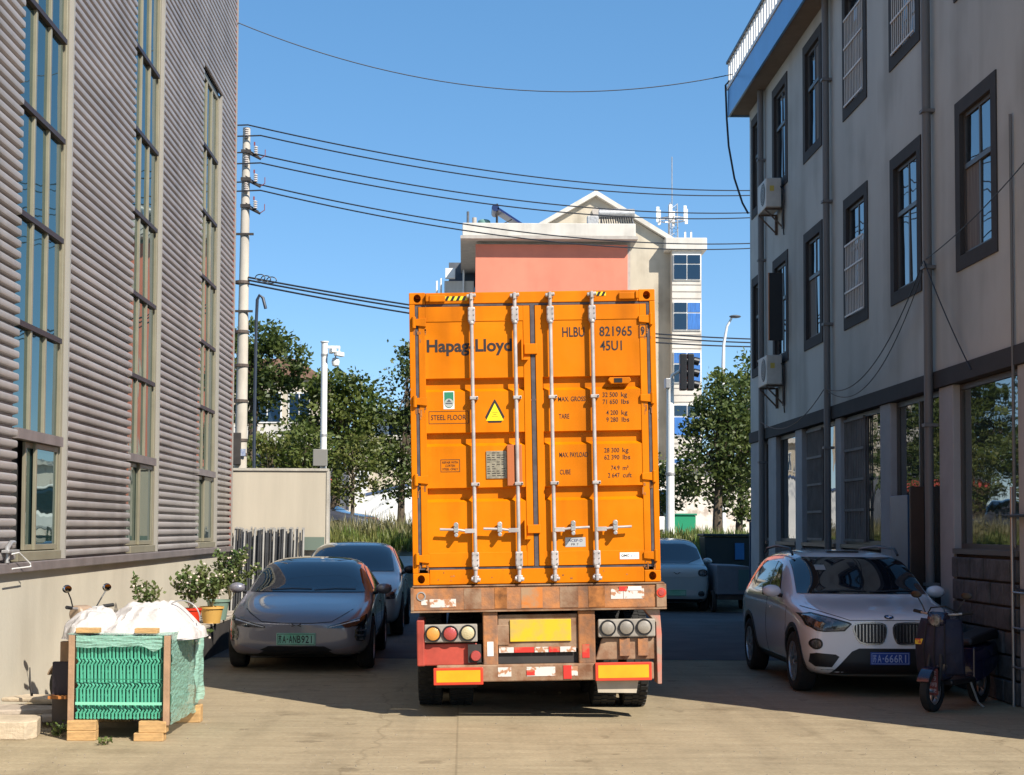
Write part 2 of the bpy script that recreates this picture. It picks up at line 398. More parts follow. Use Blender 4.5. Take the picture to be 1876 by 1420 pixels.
def corr(y0, y1, z0, z1, name='corrugated_panel'):
    p = 0.115; b = MB(LB); n = 14; zs = []; xs = []
    k0 = math.ceil(z0 / p * n); k1 = math.floor(z1 / p * n)
    for k in range(k0, k1 + 1):
        ph = (k % n) / n
        zs.append(k * p / n); xs.append(0)
    xf = lambda z: 0.060 * ribs((z / p) % 1.0)
    zs = [z0] + [z for z in zs if z0 + .001 < z < z1 - .001] + [z1]; xs = [xf(z) for z in zs]
    for z, x in zip(zs, xs):
        b.v += [Vector((XL + x, y0, z)), Vector((XL + x, y1, z)), Vector((XL - 0.10, y0, z)), Vector((XL - 0.10, y1, z))]
    for i in range(len(zs) - 1):
        a, c = 4 * i, 4 * i + 4
        b.f += [(a, a + 1, c + 1, c), (a, c, c + 2, a + 2), (a + 1, a + 3, c + 3, c + 1)]
    o = b.build(name, M_corr, LB, smooth=True)
    return o
edges = [Y0] + [v for w in WINS for v in w] + [Y1 - 0.06]
for i in range(0, len(edges), 2):
    corr(edges[i] + (0.0 if i == 0 else 0.05), edges[i + 1], ZB, 9.985)
    if i > 0:
        MB(LB).box(XL - 0.12, XL + 0.055, edges[i], edges[i] + 0.045, ZB, 9.98).build('window_trim', M_trim, LB)
corr(Y0, Y1 - 0.06, 9.987, ZT - 0.02)
MB(LB).box(XL - 0.12, XL - 0.101, Y0, Y1 - .06, 9.9, 10.1).build('backing_strip', M_int, LB)
for wi, (ya, yb) in enumerate(WINS):
    fr = MB(LB)
    xo, xi = XL + 0.0, XL - 0.06
    fr.box(xi - .05, xo, yb - 0.09, yb, ZB, 9.97); fr.box(xi - .05, xi + .02, yb - 0.13, yb - .09, ZB, 9.97); fr.box(xi - .05, xi + .02, ya, ya + 0.07, ZB, 9.97)
    fr.box(xi - .05, xo, ya + 0.07, yb - .17, 9.86, 9.97); fr.box(xi - .05, xo + .06, ya + 0.07, yb - .17, ZB, 1.60)
    win = fr.build('window', M_cream, LB, bevel=0.006)
    ys = [ya + 0.07, ya + 0.07 + (yb - ya - .24) / 3, ya + 0.07 + 2 * (yb - ya - .24) / 3, yb - 0.13]
    for k in (1, 2):
        MB(LB).box(xi + .0, xi + .060, ys[k] - .028, ys[k] + .028, 2.86, 9.86).build('mullion', M_cream, win, bevel=0.004)
    for r_, z in enumerate(ROWS[1:-1]):
        t = 0.055 if r_ == 0 else 0.03
        MB(LB).box(xi, xi + (0.11 if r_ == 0 else 0.075), ys[0], ys[3], z - t, z + t).build('transom', M_sill if r_ == 0 else M_bronze, win)
    for r_ in range(1, 7):
        for k in range(3):
            g = MB(); w2, h2 = (ys[k + 1] - ys[k]) / 2, (ROWS[r_ + 1] - ROWS[r_]) / 2
            g.box(-.006, .006, -w2 + .01, w2 - .01, -h2, h2)
            o = g.build('pane', M_gl, win)
            o.location = Vector((xi + .02, (ys[k] + ys[k + 1]) / 2, (ROWS[r_] + ROWS[r_ + 1]) / 2)) - LB.location
            o.rotation_euler = (0, R(rnd.uniform(-.25, .25)), R(rnd.uniform(-.3, .3)))
    # bottom row: two sliding sashes, the first window's near sash pushed open
    ym = (ys[0] + ys[3]) / 2
    for s, (a, c) in enumerate([(ys[0], ym + .03), (ym - .03, ys[3])]):
        x = xi + .0 + .035 * s
        if wi == 0 and s == 0: a, c = ys[0] + .55, ym + .35
        sb = MB(LB)
        sb.box(x - .015, x + .02, a, a + .05, 1.61, 2.77); sb.box(x - .015, x + .02, c - .05, c, 1.61, 2.77)
        sb.box(x - .015, x + .02, a + .05, c - .05, 1.61, 1.67); sb.box(x - .015, x + .02, a + .05, c - .05, 2.71, 2.77)
        sb.build('sash', M_cream, win, bevel=.004)
        MB(LB).box(x - .004, x + .004, a + .04, c - .04, 1.66, 2.72).build('pane', M_gl, win)
    MB(LB).box(xi - .09, xi - .08, ya, yb, ZB, 9.97).build('dark_backing', M_int, win)
# ------------------------------------------------------------------ grey office building on the right
XR = 5.94
M_wallr = mat('grey_wall_paint', (0.45, 0.475, 0.46), 0.9, var=0.08, vscale=0.5, stretch=(1, 1, .35), bump=0.12, bscale=60, streak=(.26, 1.6, False))
M_surr = mat('charcoal_paint', (0.038, 0.037, 0.037), 0.85, var=0.1, vscale=3)
M_colm = mat('grey_column_paint', (0.34, 0.355, 0.37), 0.85, var=0.08, vscale=2)
M_frame = mat('dark_window_frame', (0.10, 0.095, 0.09), 0.45, 0.3)
M_stone = mat('dark_grey_stone', (0.072, 0.076, 0.082), 0.92, var=0.3, vscale=5, bump=0.8, bscale=14)
M_soffit = mat('soffit_paint', (0.20, 0.165, 0.13), 0.9, var=0.08)
M_fascia = mat('blue_fascia_sheet', (0.10, 0.27, 0.50), 0.28, 0.35, var=0.08, vscale=1.0)
M_pipe = mat('grey_downpipe', (0.145, 0.145, 0.145), 0.55)
M_glr = glass('office_window_glass', (0.010, 0.018, 0.024), 3.4)
M_shop = glass('shop_window_glass', (0.020, 0.036, 0.040), 2.9)
M_curt = mat('pale_curtain', (0.16, 0.15, 0.14), 0.9, var=0.3, vscale=14, stretch=(1, 3, .1))
M_bar = mat('white_window_bars', (0.66, 0.64, 0.60), 0.5)
YN, YF = 12.55, 31.10
RB = thing('office_building', 'three storey grey office block with charcoal window surrounds and blue roof fascia, right side', 'building', (XR, 20, 0))
COLS = [(16.60, 18.00), (19.38, 20.78), (21.97, 23.36), (24.76, 26.12), (27.42, 28.76), (29.98, 30.86)]
FLO = [(4.99, 7.04), (8.29, 10.36)]
EXTRA = (13.85, 15.2)
cols = sorted(COLS + [EXTRA])
ybr = sorted({YN, YF} | {v for c in cols for v in c}); zbr = [3.87, 4.99, 7.04, 8.29, 10.36, 10.62]
wb = MB(RB)
for i in range(len(ybr) - 1):
    for j in range(len(zbr) - 1):
        a, b, c, d = ybr[i], ybr[i + 1], zbr[j], zbr[j + 1]
        if (a, b) in cols and (c, d) in FLO: continue
        wb.quad((XR, a, c), (XR, b, c), (XR, b, d), (XR, a, d))
wb.box(XR + .30, XR + 10, YN + .02, YF - .02, 0, 10.55)
wb.box(XR + .001, XR + .31, YN, YN + .3, 0, 10.6); wb.box(XR + .001, XR + .31, YF - .22, YF, 3.66, 10.6)
wb.build('wall', M_wallr, RB, weld=False)
MB(RB).box(XR - 0.035, XR + .3, YN, YF + .01, 3.66, 3.87).build('charcoal_band', M_surr, RB)
# eave
MB(RB).box(XR - .36, XR + 10.3, YN - .3, YF + .30, 10.63, 10.70).build('soffit', M_soffit, RB)
MB(RB).box(XR - .40, XR - .36, YN - .35, YF + .34, 10.60, 11.17).build('fascia', M_fascia, RB)
MB(RB).box(XR - .36, XR + 10.3, YF + .30, YF + .34, 10.60, 11.17).build('fascia', M_fascia, RB)
MB(RB).box(XR - .36, XR + 10.3, YN - .35, YN - .30, 10.60, 11.17).build('fascia', M_fascia, RB)
MB(RB).box(XR - .355, XR + 10.3, YN - .29, YF + .29, 10.705, 11.10).build('roof', M_kerb, RB)
MB(RB).box(XR - .42, XR - .30, YN - .37, YF + .36, 11.18, 11.25).build('kerb_rail', M_white, RB)
MB(RB).box(XR - .43, XR - .33, YN - .37, YF + .36, 11.74, 11.79).build('top_rail', M_black, RB)
bal = MB().box(-.015, .015, -.055, .055, 0, .49).mesh('baluster', M_white)
yy = YF + .28
while yy > 20.5:
    link('baluster', bal, RB, loc=Vector((XR - .38, yy, 11.25)) - RB.location); yy -= 0.25
bb = MB(RB)
while yy > YN - .3:
    bb.box(XR - .395, XR - .365, yy - .055, yy + .055, 11.25, 11.74); yy -= 0.25
tag(bb.build('baluster_row', M_white, RB), kind='stuff')
bb = MB(RB); x = XR - .3
MB(RB).box(XR - .28, XR + 10.3, YF + .26, YF + .34, 11.18, 11.25).build('kerb_rail', M_white, RB)
MB(RB).box(XR - .32, XR + 10.3, YF + .27, YF + .33, 11.74, 11.79).build('top_rail', M_black, RB)
for k in range(18): link('baluster', bal, RB, loc=Vector((XR - .20 + .25 * k, YF + .30, 11.25)) - RB.location)
# windows
GR = {(1, 1): 0.80, (2, 1): 0.80, (2, 0): 0.66}
for ci, (a, b) in enumerate(COLS + [EXTRA]):
    for fi, (c, d) in enumerate(FLO):
        t = 0.17
        s = MB(RB)
        s.box(XR - .018, XR + .29, a - .001, a + t, c - .001, d + .001); s.box(XR - .018, XR + .29, b - t, b + .001, c - .001, d + .001)
        s.box(XR - .018, XR + .29, a + t, b - t, c - .001, c + t); s.box(XR - .018, XR + .29, a + t, b - t, d - t, d + .001)
        win = s.build('window', M_surr, RB)
        a2, b2, c2, d2 = a + t, b - t, c + t, d - t; xg = XR + .055; zt = c2 + (d2 - c2) * 0.62; ym = (a2 + b2) / 2
        f = MB(RB)
        f.box(xg - .018, xg + .04, a2, a2 + .045, c2, d2); f.box(xg - .018, xg + .04, b2 - .045, b2, c2, d2)
        f.box(xg - .018, xg + .04, a2 + .045, b2 - .045, d2 - .045, d2); f.box(xg - .018, xg + .04, a2 + .045, b2 - .045, c2, c2 + .045)
        f.box(xg - .028, xg + .04, a2 + .045, b2 - .045, zt - .03, zt + .03)
        f.box(xg - .012, xg + .03, ym - .025, ym + .025, c2 + .045, zt - .03); f.box(xg - .012, xg + .03, ym - .02, ym + .02, zt + .03, d2 - .045)
        f.build('frame', M_frame, win)
        for (p, q, u, v) in [(a2 + .045, ym - .025, c2 + .045, zt - .03), (ym + .025, b2 - .045, c2 + .045, zt - .03), (a2 + .045, ym - .02, zt + .03, d2 - .045), (ym + .02, b2 - .045, zt + .03, d2 - .045)]:
            g = MB().box(-.004, .004, -(q - p) / 2, (q - p) / 2, -(v - u) / 2, (v - u) / 2)
            dark = rnd.random() < 0.10
            o = g.build('pane', M_curt if dark else M_glr, win)
            o.location = Vector((xg + .005, (p + q) / 2, (u + v) / 2)) - RB.location
            o.rotation_euler = (0, R(rnd.uniform(-.6, .6)), R(rnd.uniform(-.8, .8)))
        if (ci, fi) in GR:
            h = (d2 - c2) * GR[(ci, fi)]; g = MB(RB); n = 11
            for k in range(n + 1):
                y = a2 + .02 + (b2 - a2 - .04) * k / n; g.box(XR - .03, XR - .018, y - .007, y + .007, c2 + .01, c2 + h)
            for k in range(4):
                z = c2 + .02 + (h - .03) * k / 3; g.box(XR - .045, XR - .031, a2, b2, z - .014, z + .014)
            g.build('bar_grille', M_bar, win)
# ground floor shopfront
CL = [(15.45, 16.08), (18.22, 18.75), (20.90, 21.42), (23.68, 24.02), (26.40, 26.92), (28.60, 29.30), (29.95, 31.10)]
for a, b in CL:
    MB(RB).box(XR + .0, XR + .28, a, b, 0, 3.655).build('column', M_colm, RB, bevel=.01)
spans = [(YN + .3, 15.45)] + [(CL[i][1], CL[i + 1][0]) for i in range(len(CL) - 1)]
for i, (a, b) in enumerate(spans):
    sb = MB(RB); z0 = 1.66; xg = XR + .12
    if i != 2:
        sb.box(XR - .02, XR + .29, a, b, 1.60, 1.66)
    else: z0 = 0.08
    sb.box(xg - .03, xg + .03, a, a + .05, z0, 3.65); sb.box(xg - .03, xg + .03, b - .05, b, z0, 3.65)
    sb.box(xg - .03, xg + .03, a + .05, b - .05, 3.58, 3.65); sb.box(xg - .03, xg + .03, a + .05, b - .05, z0, z0 + .06)
    win = sb.build('shop_window', M_frame, RB)
    parts = {0: 2, 1: 1, 2: 2, 3: 2, 4: 2, 5: 1, 6: 1}[i]; dy = (b - a - .1) / parts
    for k in range(parts):
        o = MB().box(-.005, .005, -dy / 2 + .015, dy / 2 - .015, -(3.58 - z0 - .06) / 2, (3.58 - z0 - .06) / 2).build('pane', M_shop, win)
        o.location = Vector((xg, a + .05 + dy * (k + .5), (3.58 + z0 + .06) / 2)) - RB.location
        o.rotation_euler = (0, 0, R(rnd.uniform(-.5, .5)))
        if k: MB(RB).box(xg - .04, xg + .03, a + .05 + dy * k - .02, a + .05 + dy * k + .02, z0 + .06, 3.58).build('mullion', M_frame, win)
# barred shutters over two of the shop windows
M_shut = mat('rusty_grey_bars', (0.16, 0.155, 0.15), 0.7, var=0.2)
for (a, b) in [(22.45, 23.62), (25.1, 26.2)]:
    g = MB(RB); n = 12
    for k in range(n + 1):
        y = a + (b - a) * k / n; g.box(XR + .05, XR + .065, y - .012, y + .012, 1.70, 3.60)
    for k in range(5):
        z = 1.72 + 1.86 * k / 4; g.box(XR + .035, XR + .049, a, b, z - .02, z + .02)
    g.box(XR + .10, XR + .11, a, b, 1.68, 3.62)
    g.build('bar_shutter', M_shut, RB)
# blue door standing open in the shopfront, brown one beside it
M_bdoor = mat('blue_door_paint', (0.02, 0.09, 0.20), 0.4, var=0.1); M_brdoor = mat('brown_door_paint', (0.06, 0.04, 0.03), 0.5, var=0.2)
d = MB(RB).box(XR - .02, XR + .03, 20.05, 20.86, .06, 2.35).build('door', M_bdoor, RB, bevel=.006); d['label'] = 'deep blue entrance door'
MB(RB).tube([(XR - .03, 20.15, 1.15), (XR - .08, 20.15, 1.15), (XR - .08, 20.3, 1.15)], .012).build('handle', M_chrome, d)
d = MB(RB).box(XR - .13, XR + .05, 19.55, 19.60, .06, 2.45).build('door', M_brdoor, RB, bevel=.006); d['label'] = 'brown door leaf swung open'
# stone base under the shop windows: every block a piece
for (a, b) in [(YN + .31, 15.44), (16.09, 18.21), (21.43, 23.67), (24.03, 26.39), (26.93, 28.59)]:
    MB(RB).box(XR + .03, XR + .28, a, b, 0, 1.595).build('base_backing', M_surr, RB)
    n = max(2, round((b - a) / 0.46)); w = (b - a) / n
    for r_ in range(6):
        off = 0.5 * (r_ % 2)
        for k in range(n + (1 if off else 0)):
            ya, yb = a + max(0, (k - off)) * w, a + min(n, k + 1 - off) * w
            if yb - ya < .05: continue
            pr = rnd.uniform(.0, .028)
            MB(RB).box(XR - .012 - pr, XR + .035, ya + .010, yb - .010, .262 * r_ + .01, .262 * (r_ + 1) - .012).build('stone_block', M_stone, RB, bevel=.014)
# downpipes
for y, r_ in [(18.87, .055), (24.15, .055), (29.50, .06)]:
    p = MB(RB); p.cyl((XR - .09, y, 0.1), (XR - .09, y, 10.6), r_, 12)
    pp = p.build('downpipe', M_pipe, RB, smooth=True)
    for z in (1.2, 3.2, 5.2, 7.2, 9.2): MB(RB).box(XR - .16, XR + .01, y - .07, y + .07, z - .02, z + .02).build('bracket', M_pipe, pp)
p = MB(RB).cyl((XR - .03, 16.12, 1.7), (XR - .03, 16.12, 6.4), .018, 8).build('conduit', M_pipe, RB)

# air conditioners on brackets
M_ac = mat('aged_white_enamel', (0.52, 0.50, 0.45), 0.5, var=0.1, vscale=4)
M_vent = mat('fan_grille', (0.06, 0.06, 0.06), 0.6)
M_steelb = mat('rusted_bracket', (0.10, 0.075, 0.06), 0.7, var=0.3)
def aircon(y, z, label):
    t = thing('air_conditioner', label, 'air conditioner', (XR - .21, y, z), 0, 'air conditioner units on the grey wall')
    MB().box(-.15, .14, -.40, .40, .03, .58).build('casing', M_ac, t, bevel=.02)
    MB().lathe([(0, -.156), (.2, -.156), (.22, -.148)], (0, -.10, .32), 'x', 24).build('fan_grille', M_vent, t)
    g = MB()
    for k in range(7): g.lathe([(.03 * k + .01, -.162), (.03 * k + .018, -.162)], (0, -.10, .32), 'x', 20)
    g.build('grille_ring', M_ac, t)
    MB().box(-.08, .0, -.406, -.4005, .33, .43).build('rating_label', mat('yellow_energy_label', (.55, .42, .08), .6), t)
    for yy in (-.30, .30):
        b = MB(); b.box(-.15, .20, yy - .02, yy + .02, 0, .03); b.tube([(-.14, yy, .0), (.19, yy, -.34)], .016); b.box(.16, .205, yy - .02, yy + .02, -.36, .0); b.build('bracket', M_steelb, t)
    MB().tube([(.12, -.39, .42), (.16, -.46, .35), (.17, -.46, .10), (.15, -.42, -.2), (.17, -.44, -.5)], .014, 6).build('refrigerant_hose', M_black, t, smooth=True)
    return t
aircon(28.05, 7.84, 'white air conditioner unit on a bracket beside a top floor window')
aircon(28.05, 4.53, 'white air conditioner unit on a bracket just above the charcoal band')
# open casement leaf
t = thing('shutter', 'dark shutter leaf swung open beside a middle floor window above the lower air conditioner', 'shutter', (XR - .30, 27.45, 5.35))
MB().box(-.05, .20, -.02, .02, 0, 1.25).build('shutter_leaf', M_black, t, bevel=.008); MB().box(-.065, -.051, -.03, .03, 0, 1.25).build('edge_strip', mat('orange_edge', (.35, .14, .05), .6), t)

# cables on the facade
def cable(name, label, pts, r=.012, group=None, cat='cable'):
    o = MB().tube(pts, r, 5).build(name, M_cable, smooth=True); return tag(o, label, cat, group)
cable('roof_cable', 'thick black cable drooping from the railing corner down the far edge of the office block',
      [(5.56, 31.3, 11.35), (5.50, 31.46, 11.3), (5.53, 31.5, 10.6), (5.57, 31.5, 10.0), (5.68, 31.45, 9.3), (5.83, 31.35, 8.75), (5.92, 31.2, 8.5)], .022)
cable('wall_cable', 'thin cable swagging between two downpipes just above the charcoal band', catenary((XR - .13, 24.1, 4.15), (XR - .13, 18.9, 5.3), .55) , .008)
cable('wall_cable', 'second thin cable swagging a little lower beside the first between the same downpipes', catenary((XR - .11, 24.1, 4.13), (XR - .11, 18.9, 5.25), .68), .007)
cable('wall_cable', 'thin cable running up from the middle downpipe towards the right picture edge', catenary((XR - .12, 18.85, 5.3), (XR - .12, 14.2, 6.0), .12), .007)
cable('wall_cable', 'thin cable looping down from the middle downpipe to the large shop window head', catenary((XR - .14, 18.85, 5.28), (XR - .05, 17.4, 3.75), .05), .008)
cable('wall_cable', 'sagging thin cable between the far downpipe and the lower air conditioner', catenary((XR - .13, 29.4, 4.0), (XR - .13, 24.2, 4.15), .35), .008)
# ------------------------------------------------------------------ orange container (local frame: x across, z up from its floor, y = 0 the door plane)
M_or = mat('orange_container_paint', (0.64, 0.176, 0.0005), 0.5, spec=.14, var=0.09, vscale=1.6, streak=(.30, 3.5, False), dent=.15, )
M_or2 = mat('orange_door_skin', (0.65, 0.180, 0.0005), 0.48, spec=.14, var=0.10, vscale=1.1, streak=(.32, 3.0, False), dent=.3, )
M_gask = mat('weathered_door_seal', (0.075, 0.062, 0.068), 0.8, var=0.3, vscale=7)
M_rod = mat('galvanised_lock_rod', (0.43, 0.39, 0.375), 0.45, 0.15, var=0.2, vscale=6)
M_rust = mat('rusty_orange_steel', (0.30, 0.11, 0.025), 0.8, var=0.5, vscale=8)
ROLL = R(-1.25)
CT = thing('shipping_container', 'bright orange high cube shipping container with closed rear doors, carried on the rusty trailer', 'container', (0.722, 14.80, 1.331))
CT.rotation_euler = (0, ROLL, 0)
HW, HH, LEN = 1.219, 2.896, 12.192
# side walls, roof, front
p = 0.278; b = MB()
ys = []; k = 0; y = 0.16
while y < LEN - .16:
    ys += [(y, 0), (y + .07, 0), (y + .138, .036), (y + .208, .036)]; y += p
for s in (-1, 1):
    base = len(b.v)
    for (yy, dx) in ys:
        b.v += [Vector((s * (HW - .012 - dx), yy, .16)), Vector((s * (HW - .012 - dx), yy, HH - .06))]
    for i in range(len(ys) - 1):
        a = base + 2 * i; b.f.append((a, a + 2, a + 3, a + 1))
b.build('side_panel', M_or, CT)
b = MB(); b.box(-HW + .06, HW - .06, .10, LEN - .06, HH - .045, HH - .01); b.build('roof', M_or, CT)
b = MB(); b.box(-HW + .08, HW - .08, LEN - .06, LEN - .02, .1, HH - .06); b.build('front_wall', M_or, CT)
b = MB(); b.box(-HW + .06, HW - .06, .14, LEN - .06, .10, .15); b.build('floor', M_int, CT)
b = MB()
for s in (-1, 1):
    x0, x1 = sorted((s * HW, s * (HW - .06)))
    b.box(x0, x1, .12, LEN - .1, 0.0, .16); b.box(x0, x1, .12, LEN - .1, HH - .06, HH - .002)
    b.box(x0, x1, LEN - .1, LEN, .118, HH - .118)
b.build('side_rail', M_or, CT, bevel=.006)
b = MB()
for s in (-1, 1):
    x0, x1 = sorted((s * HW, s * (HW - .055)))
    b.box(x0, x1, 0.0, .12, .118, HH - .118)
b.build('corner_post', M_or, CT, bevel=.006)
MB().box(-HW + .163, HW - .163, 0.002, .11, HH - .115, HH - .004).build('door_header', M_or, CT, bevel=.006)
MB().box(-HW + .163, HW - .163, 0.002, .11, 0.004, .150).build('door_sill', M_or, CT, bevel=.006)
# corner castings with real holes
def casting(x, z, y0=-0.004, y1=.174):
    o = MB().box(x - .081, x + .081, y0, y1, z - .059, z + .059).build('corner_casting', M_or, CT, bevel=.008)
    c = MB().cyl((x, y0 - .1, z), (x, y1 - .03, z), .037, 16).build('cutter', M_int)
    for v in c.data.vertices: v.co.z = z + (v.co.z - z) * 1.15
    m = o.modifiers.new('hole', 'BOOLEAN'); m.object = c; m.operation = 'DIFFERENCE'; m.solver = 'EXACT'
    o.parent = None
    me = bpy.data.meshes.new_from_object(o.evaluated_get(bpy.context.evaluated_depsgraph_get()))
    o.modifiers.clear(); o.data = me; o.parent = CT
    bpy.data.objects.remove(c)
    MB().box(x - .07, x + .07, y1 - .029, y1 - .01, z - .05, z + .05).build('casting_back', M_int, o)
    return o
for s in (-1, 1):
    for z in (.059, HH - .059): casting(s * (HW - .081), z)
for s in (-1, 1):
    for z in (.059, HH - .059): MB().box(s * (HW - .081) - .081, s * (HW - .081) + .081, LEN - .174, LEN, z - .059, z + .059).build('corner_casting', M_or, CT, bevel=.008)
# shadowed recess rails beside the top castings
for s in (-1, 1):
    x0, x1 = sorted((s * (HW - .20), s * (HW - .36)))
    MB().box(x0, x1, -.032, .0, HH - .100, HH - .030).build('header_lug', M_or, CT, bevel=.01)
    x0, x1 = sorted((s * (HW - .165), s * (HW - .195)))
    MB().box(x0, x1, -.045, .0, HH - .095, HH - .02).build('header_lug', M_or, CT, bevel=.006)
# seals
Z0, Z1 = .150, HH - .118
g = MB()
g.box(-HW + .058, HW - .058, .010, .05, Z1 - .022, Z1 - .001); g.box(-HW + .058, HW - .058, .010, .05, Z0 + .002, Z0 + .022)
g.box(-HW + .058, -HW + .085, .008, .05, Z0 + .02, Z1 - .02); g.box(HW - .085, HW - .058, .008, .05, Z0 + .02, Z1 - .02)
g.box(-.020, .020, .006, .05, Z0 + .02, Z1 - .02)
g.build('door_seal', M_gask, CT)
# doors
TROUGH = [(1.905, 2.040), (1.365, 1.500), (.815, .955)]
def door(x0, x1, nm):
    """steel leaf: flush frame, and a skin pressed in at three troughs"""
    st = .066; zb, zt = Z0 + .026, Z1 - .026
    f = MB()
    f.box(x0, x0 + st, 0.0, .07, zb, zt); f.box(x1 - st, x1, 0.0, .07, zb, zt)
    f.box(x0 + st, x1 - st, 0.0, .05, zb, zb + .14); f.box(x0 + st, x1 - st, 0.0, .05, zt - .15, zt)
    d = f.build('door', M_or, CT, bevel=.004)
    prof = [(zt - .15, .007)]
    for (a, c) in TROUGH: prof += [(c, .007), (c - .012, .060), (a + .030, .060), (a, .007)]
    prof.append((zb + .14, .007))
    s = MB(); xa, xb = x0 + st, x1 - st
    for (z, yv) in prof: s.v += [Vector((xa, yv, z)), Vector((xb, yv, z))]
    for i in range(len(prof) - 1): s.f.append((2 * i, 2 * i + 1, 2 * i + 3, 2 * i + 2))
    s.build('door_skin', M_or2, d)
    return d
dl = door(-HW + .09, -.026, 'l'); dr = door(.026, HW - .09, 'r')
# lock rods
RODS = [-.602, -.174, .176, .589]
for ri, x in enumerate(RODS):
    r_ = MB(); r_.cyl((x, -.052, .03), (x, -.052, HH - .07), .0185, 14)
    rod = r_.build('lock_rod', M_rod, CT, smooth=True)
    for zc, hh in ((HH - .235, .075), (.245, .075)):
        MB().box(x - .036, x + .036, -.072, .002, zc - hh, zc + hh).build('rod_bracket', M_rod, rod, bevel=.012)
        n = MB()
        for dz in (-.05, 0, .05):
            for dx in (-.024, .024): n.cyl((x + dx, -.080, zc + dz), (x + dx, -.070, zc + dz), .007, 6)
        n.build('bolt', M_galv, rod)
    for zc in (HH - .315, .16):
        MB().lathe([(.026, -.014), (.029, 0), (.026, .014)], (x, -.052, zc), 'z', 12).build('rod_collar', M_rod, rod)
    for zc in (1.835, .985):
        k = MB().box(x - .030, x + .052, -.078, .004, zc - .016, zc + .016); k.build('rod_guide', M_rod, rod, bevel=.006)
        n = MB(); n.cyl((x + .042, -.084, zc), (x + .042, -.074, zc), .008, 6); n.build('bolt', M_dark, rod)
    for zc, up in ((HH - .052, 1), (.058, -1)):
        k = MB(); k.box(x - .033, x + .033, -.060, .004, zc - .030, zc + .030); k.build('cam_keeper', M_rust if up > 0 else M_rod, rod, bevel=.01)
        k = MB(); k.cyl((x - .045, -.052, zc), (x + .045, -.052, zc + up * .012), .020, 8); k.box(x - .014, x + .014, -.085, -.04, zc - .035, zc + .03); k.build('cam', M_rod, rod, bevel=.005)
# handles
for x, s in ((RODS[0], -1), (RODS[1], -1), (RODS[2], 1), (RODS[3], 1)):
    z = .535; h = MB()
    h.box(*sorted((x, x + s * .10)), -.074, -.030, z - .028, z + .014)
    h.tube([(x + s * .09, -.062, z - .006), (x + s * .17, -.070, z + .006), (x + s * .345, -.066, z + .012)], .013, 8)
    hd = h.build('door_handle', M_rod, CT, bevel=.003)
    c = MB(); xm = x + s * .185
    c.box(xm - .022, xm + .022, -.085, .006, z - .022, z + .050); c.cyl((xm, -.09, z + .055), (xm, -.02, z + .055), .024, 12); c.cyl((xm, -.09, z - .045), (xm, -.02, z - .045), .020, 12)
    c.build('handle_catch', M_galv, hd, bevel=.004)
# hinges
for s in (-1, 1):
    for z in (2.600, 1.815, 1.04, .262):
        h = MB(); x0, x1 = sorted((s * (HW - .165), s * (HW - .035)))
        h.prism([(x0, z - .030), (x1, z - .046), (x1, z + .040), (x0, z + .032)], 'y', -.020, .006)
        h.cyl((s * (HW - .045), -.014, z - .060), (s * (HW - .045), -.014, z + .055), .020, 10)
        h.build('hinge', M_or, CT, bevel=.004)
# overlapping door keepers near the meeting seal
for z0, z1 in ((2.225, 2.40), (.455, .61)):
    k = MB(); k.box(-.085, .045, -.024, .0, z0 + .04, z1 - .03); k.build('door_keeper', M_or, CT, bevel=.006)
    k = MB(); k.box(-.116, -.098, -.05, .004, z0 - .02, z1 + .02); k.box(-.098, -.05, -.045, .002, z0 - .02, z0 - .004); k.build('keeper_lug', M_or, CT, bevel=.004)
# container number camera box, document holder, plates, stickers
k = MB(); k.prism([(.735, 1.995), (.765, 1.955), (.935, 1.955), (.965, 1.985), (.95, 2.02), (.75, 2.02)], 'y', -.045, .06); bx = k.build('tracker_box', M_or, CT, bevel=.006)
MB().box(.795, .875, -.050, -.044, 1.968, 2.010).build('solar_cell', M_black, bx)
k = MB(); k.box(-.275, -.205, -.050, .012, .965, 1.37); k.box(-.170, -.128, -.050, .012, .965, 1.37); k.box(-.204, -.171, -.02, .012, .965, 1.37)
k.build('document_holder', mat('brown_plastic_holder', (.42, .12, .035), .5), CT, bevel=.005)
M_plate = mat('stamped_metal_plate', (.36, .31, .22), .4, .45, var=.25, vscale=25)
pl = MB().box(-.480, -.277, -.004, .0065, 1.040, 1.312).build('data_plate', M_plate, CT, bevel=.002)
k = MB()
for i in range(11):
    z = 1.290 - i * .0225
    for j in range(4):
        if rnd.random() < .85:
            x = -.470 + j * .047; k.box(x, x + rnd.uniform(.02, .042), -.0055, -.0042, z, z + .007)
tag(k.build('plate_print', M_ink, pl), kind='stuff')
def flat(name, poly, y, m, parent=CT, t=.0016): return MB().prism(poly, 'y', y - t, y).build(name, m, parent)
def rect(x0, x1, z0, z1): return [(x0, z0), (x1, z0), (x1, z1), (x0, z1)]
def frame_line(name, x0, x1, z0, z1, w, y, m):
    k = MB(); k.box(x0, x1, y - .0016, y, z0, z0 + w); k.box(x0, x1, y - .0016, y, z1 - w, z1); k.box(x0, x0 + w, y - .0016, y, z0 + w, z1 - w); k.box(x1 - w, x1, y - .0016, y, z0 + w, z1 - w)
    return k.build(name, m, CT)
YS = .0065
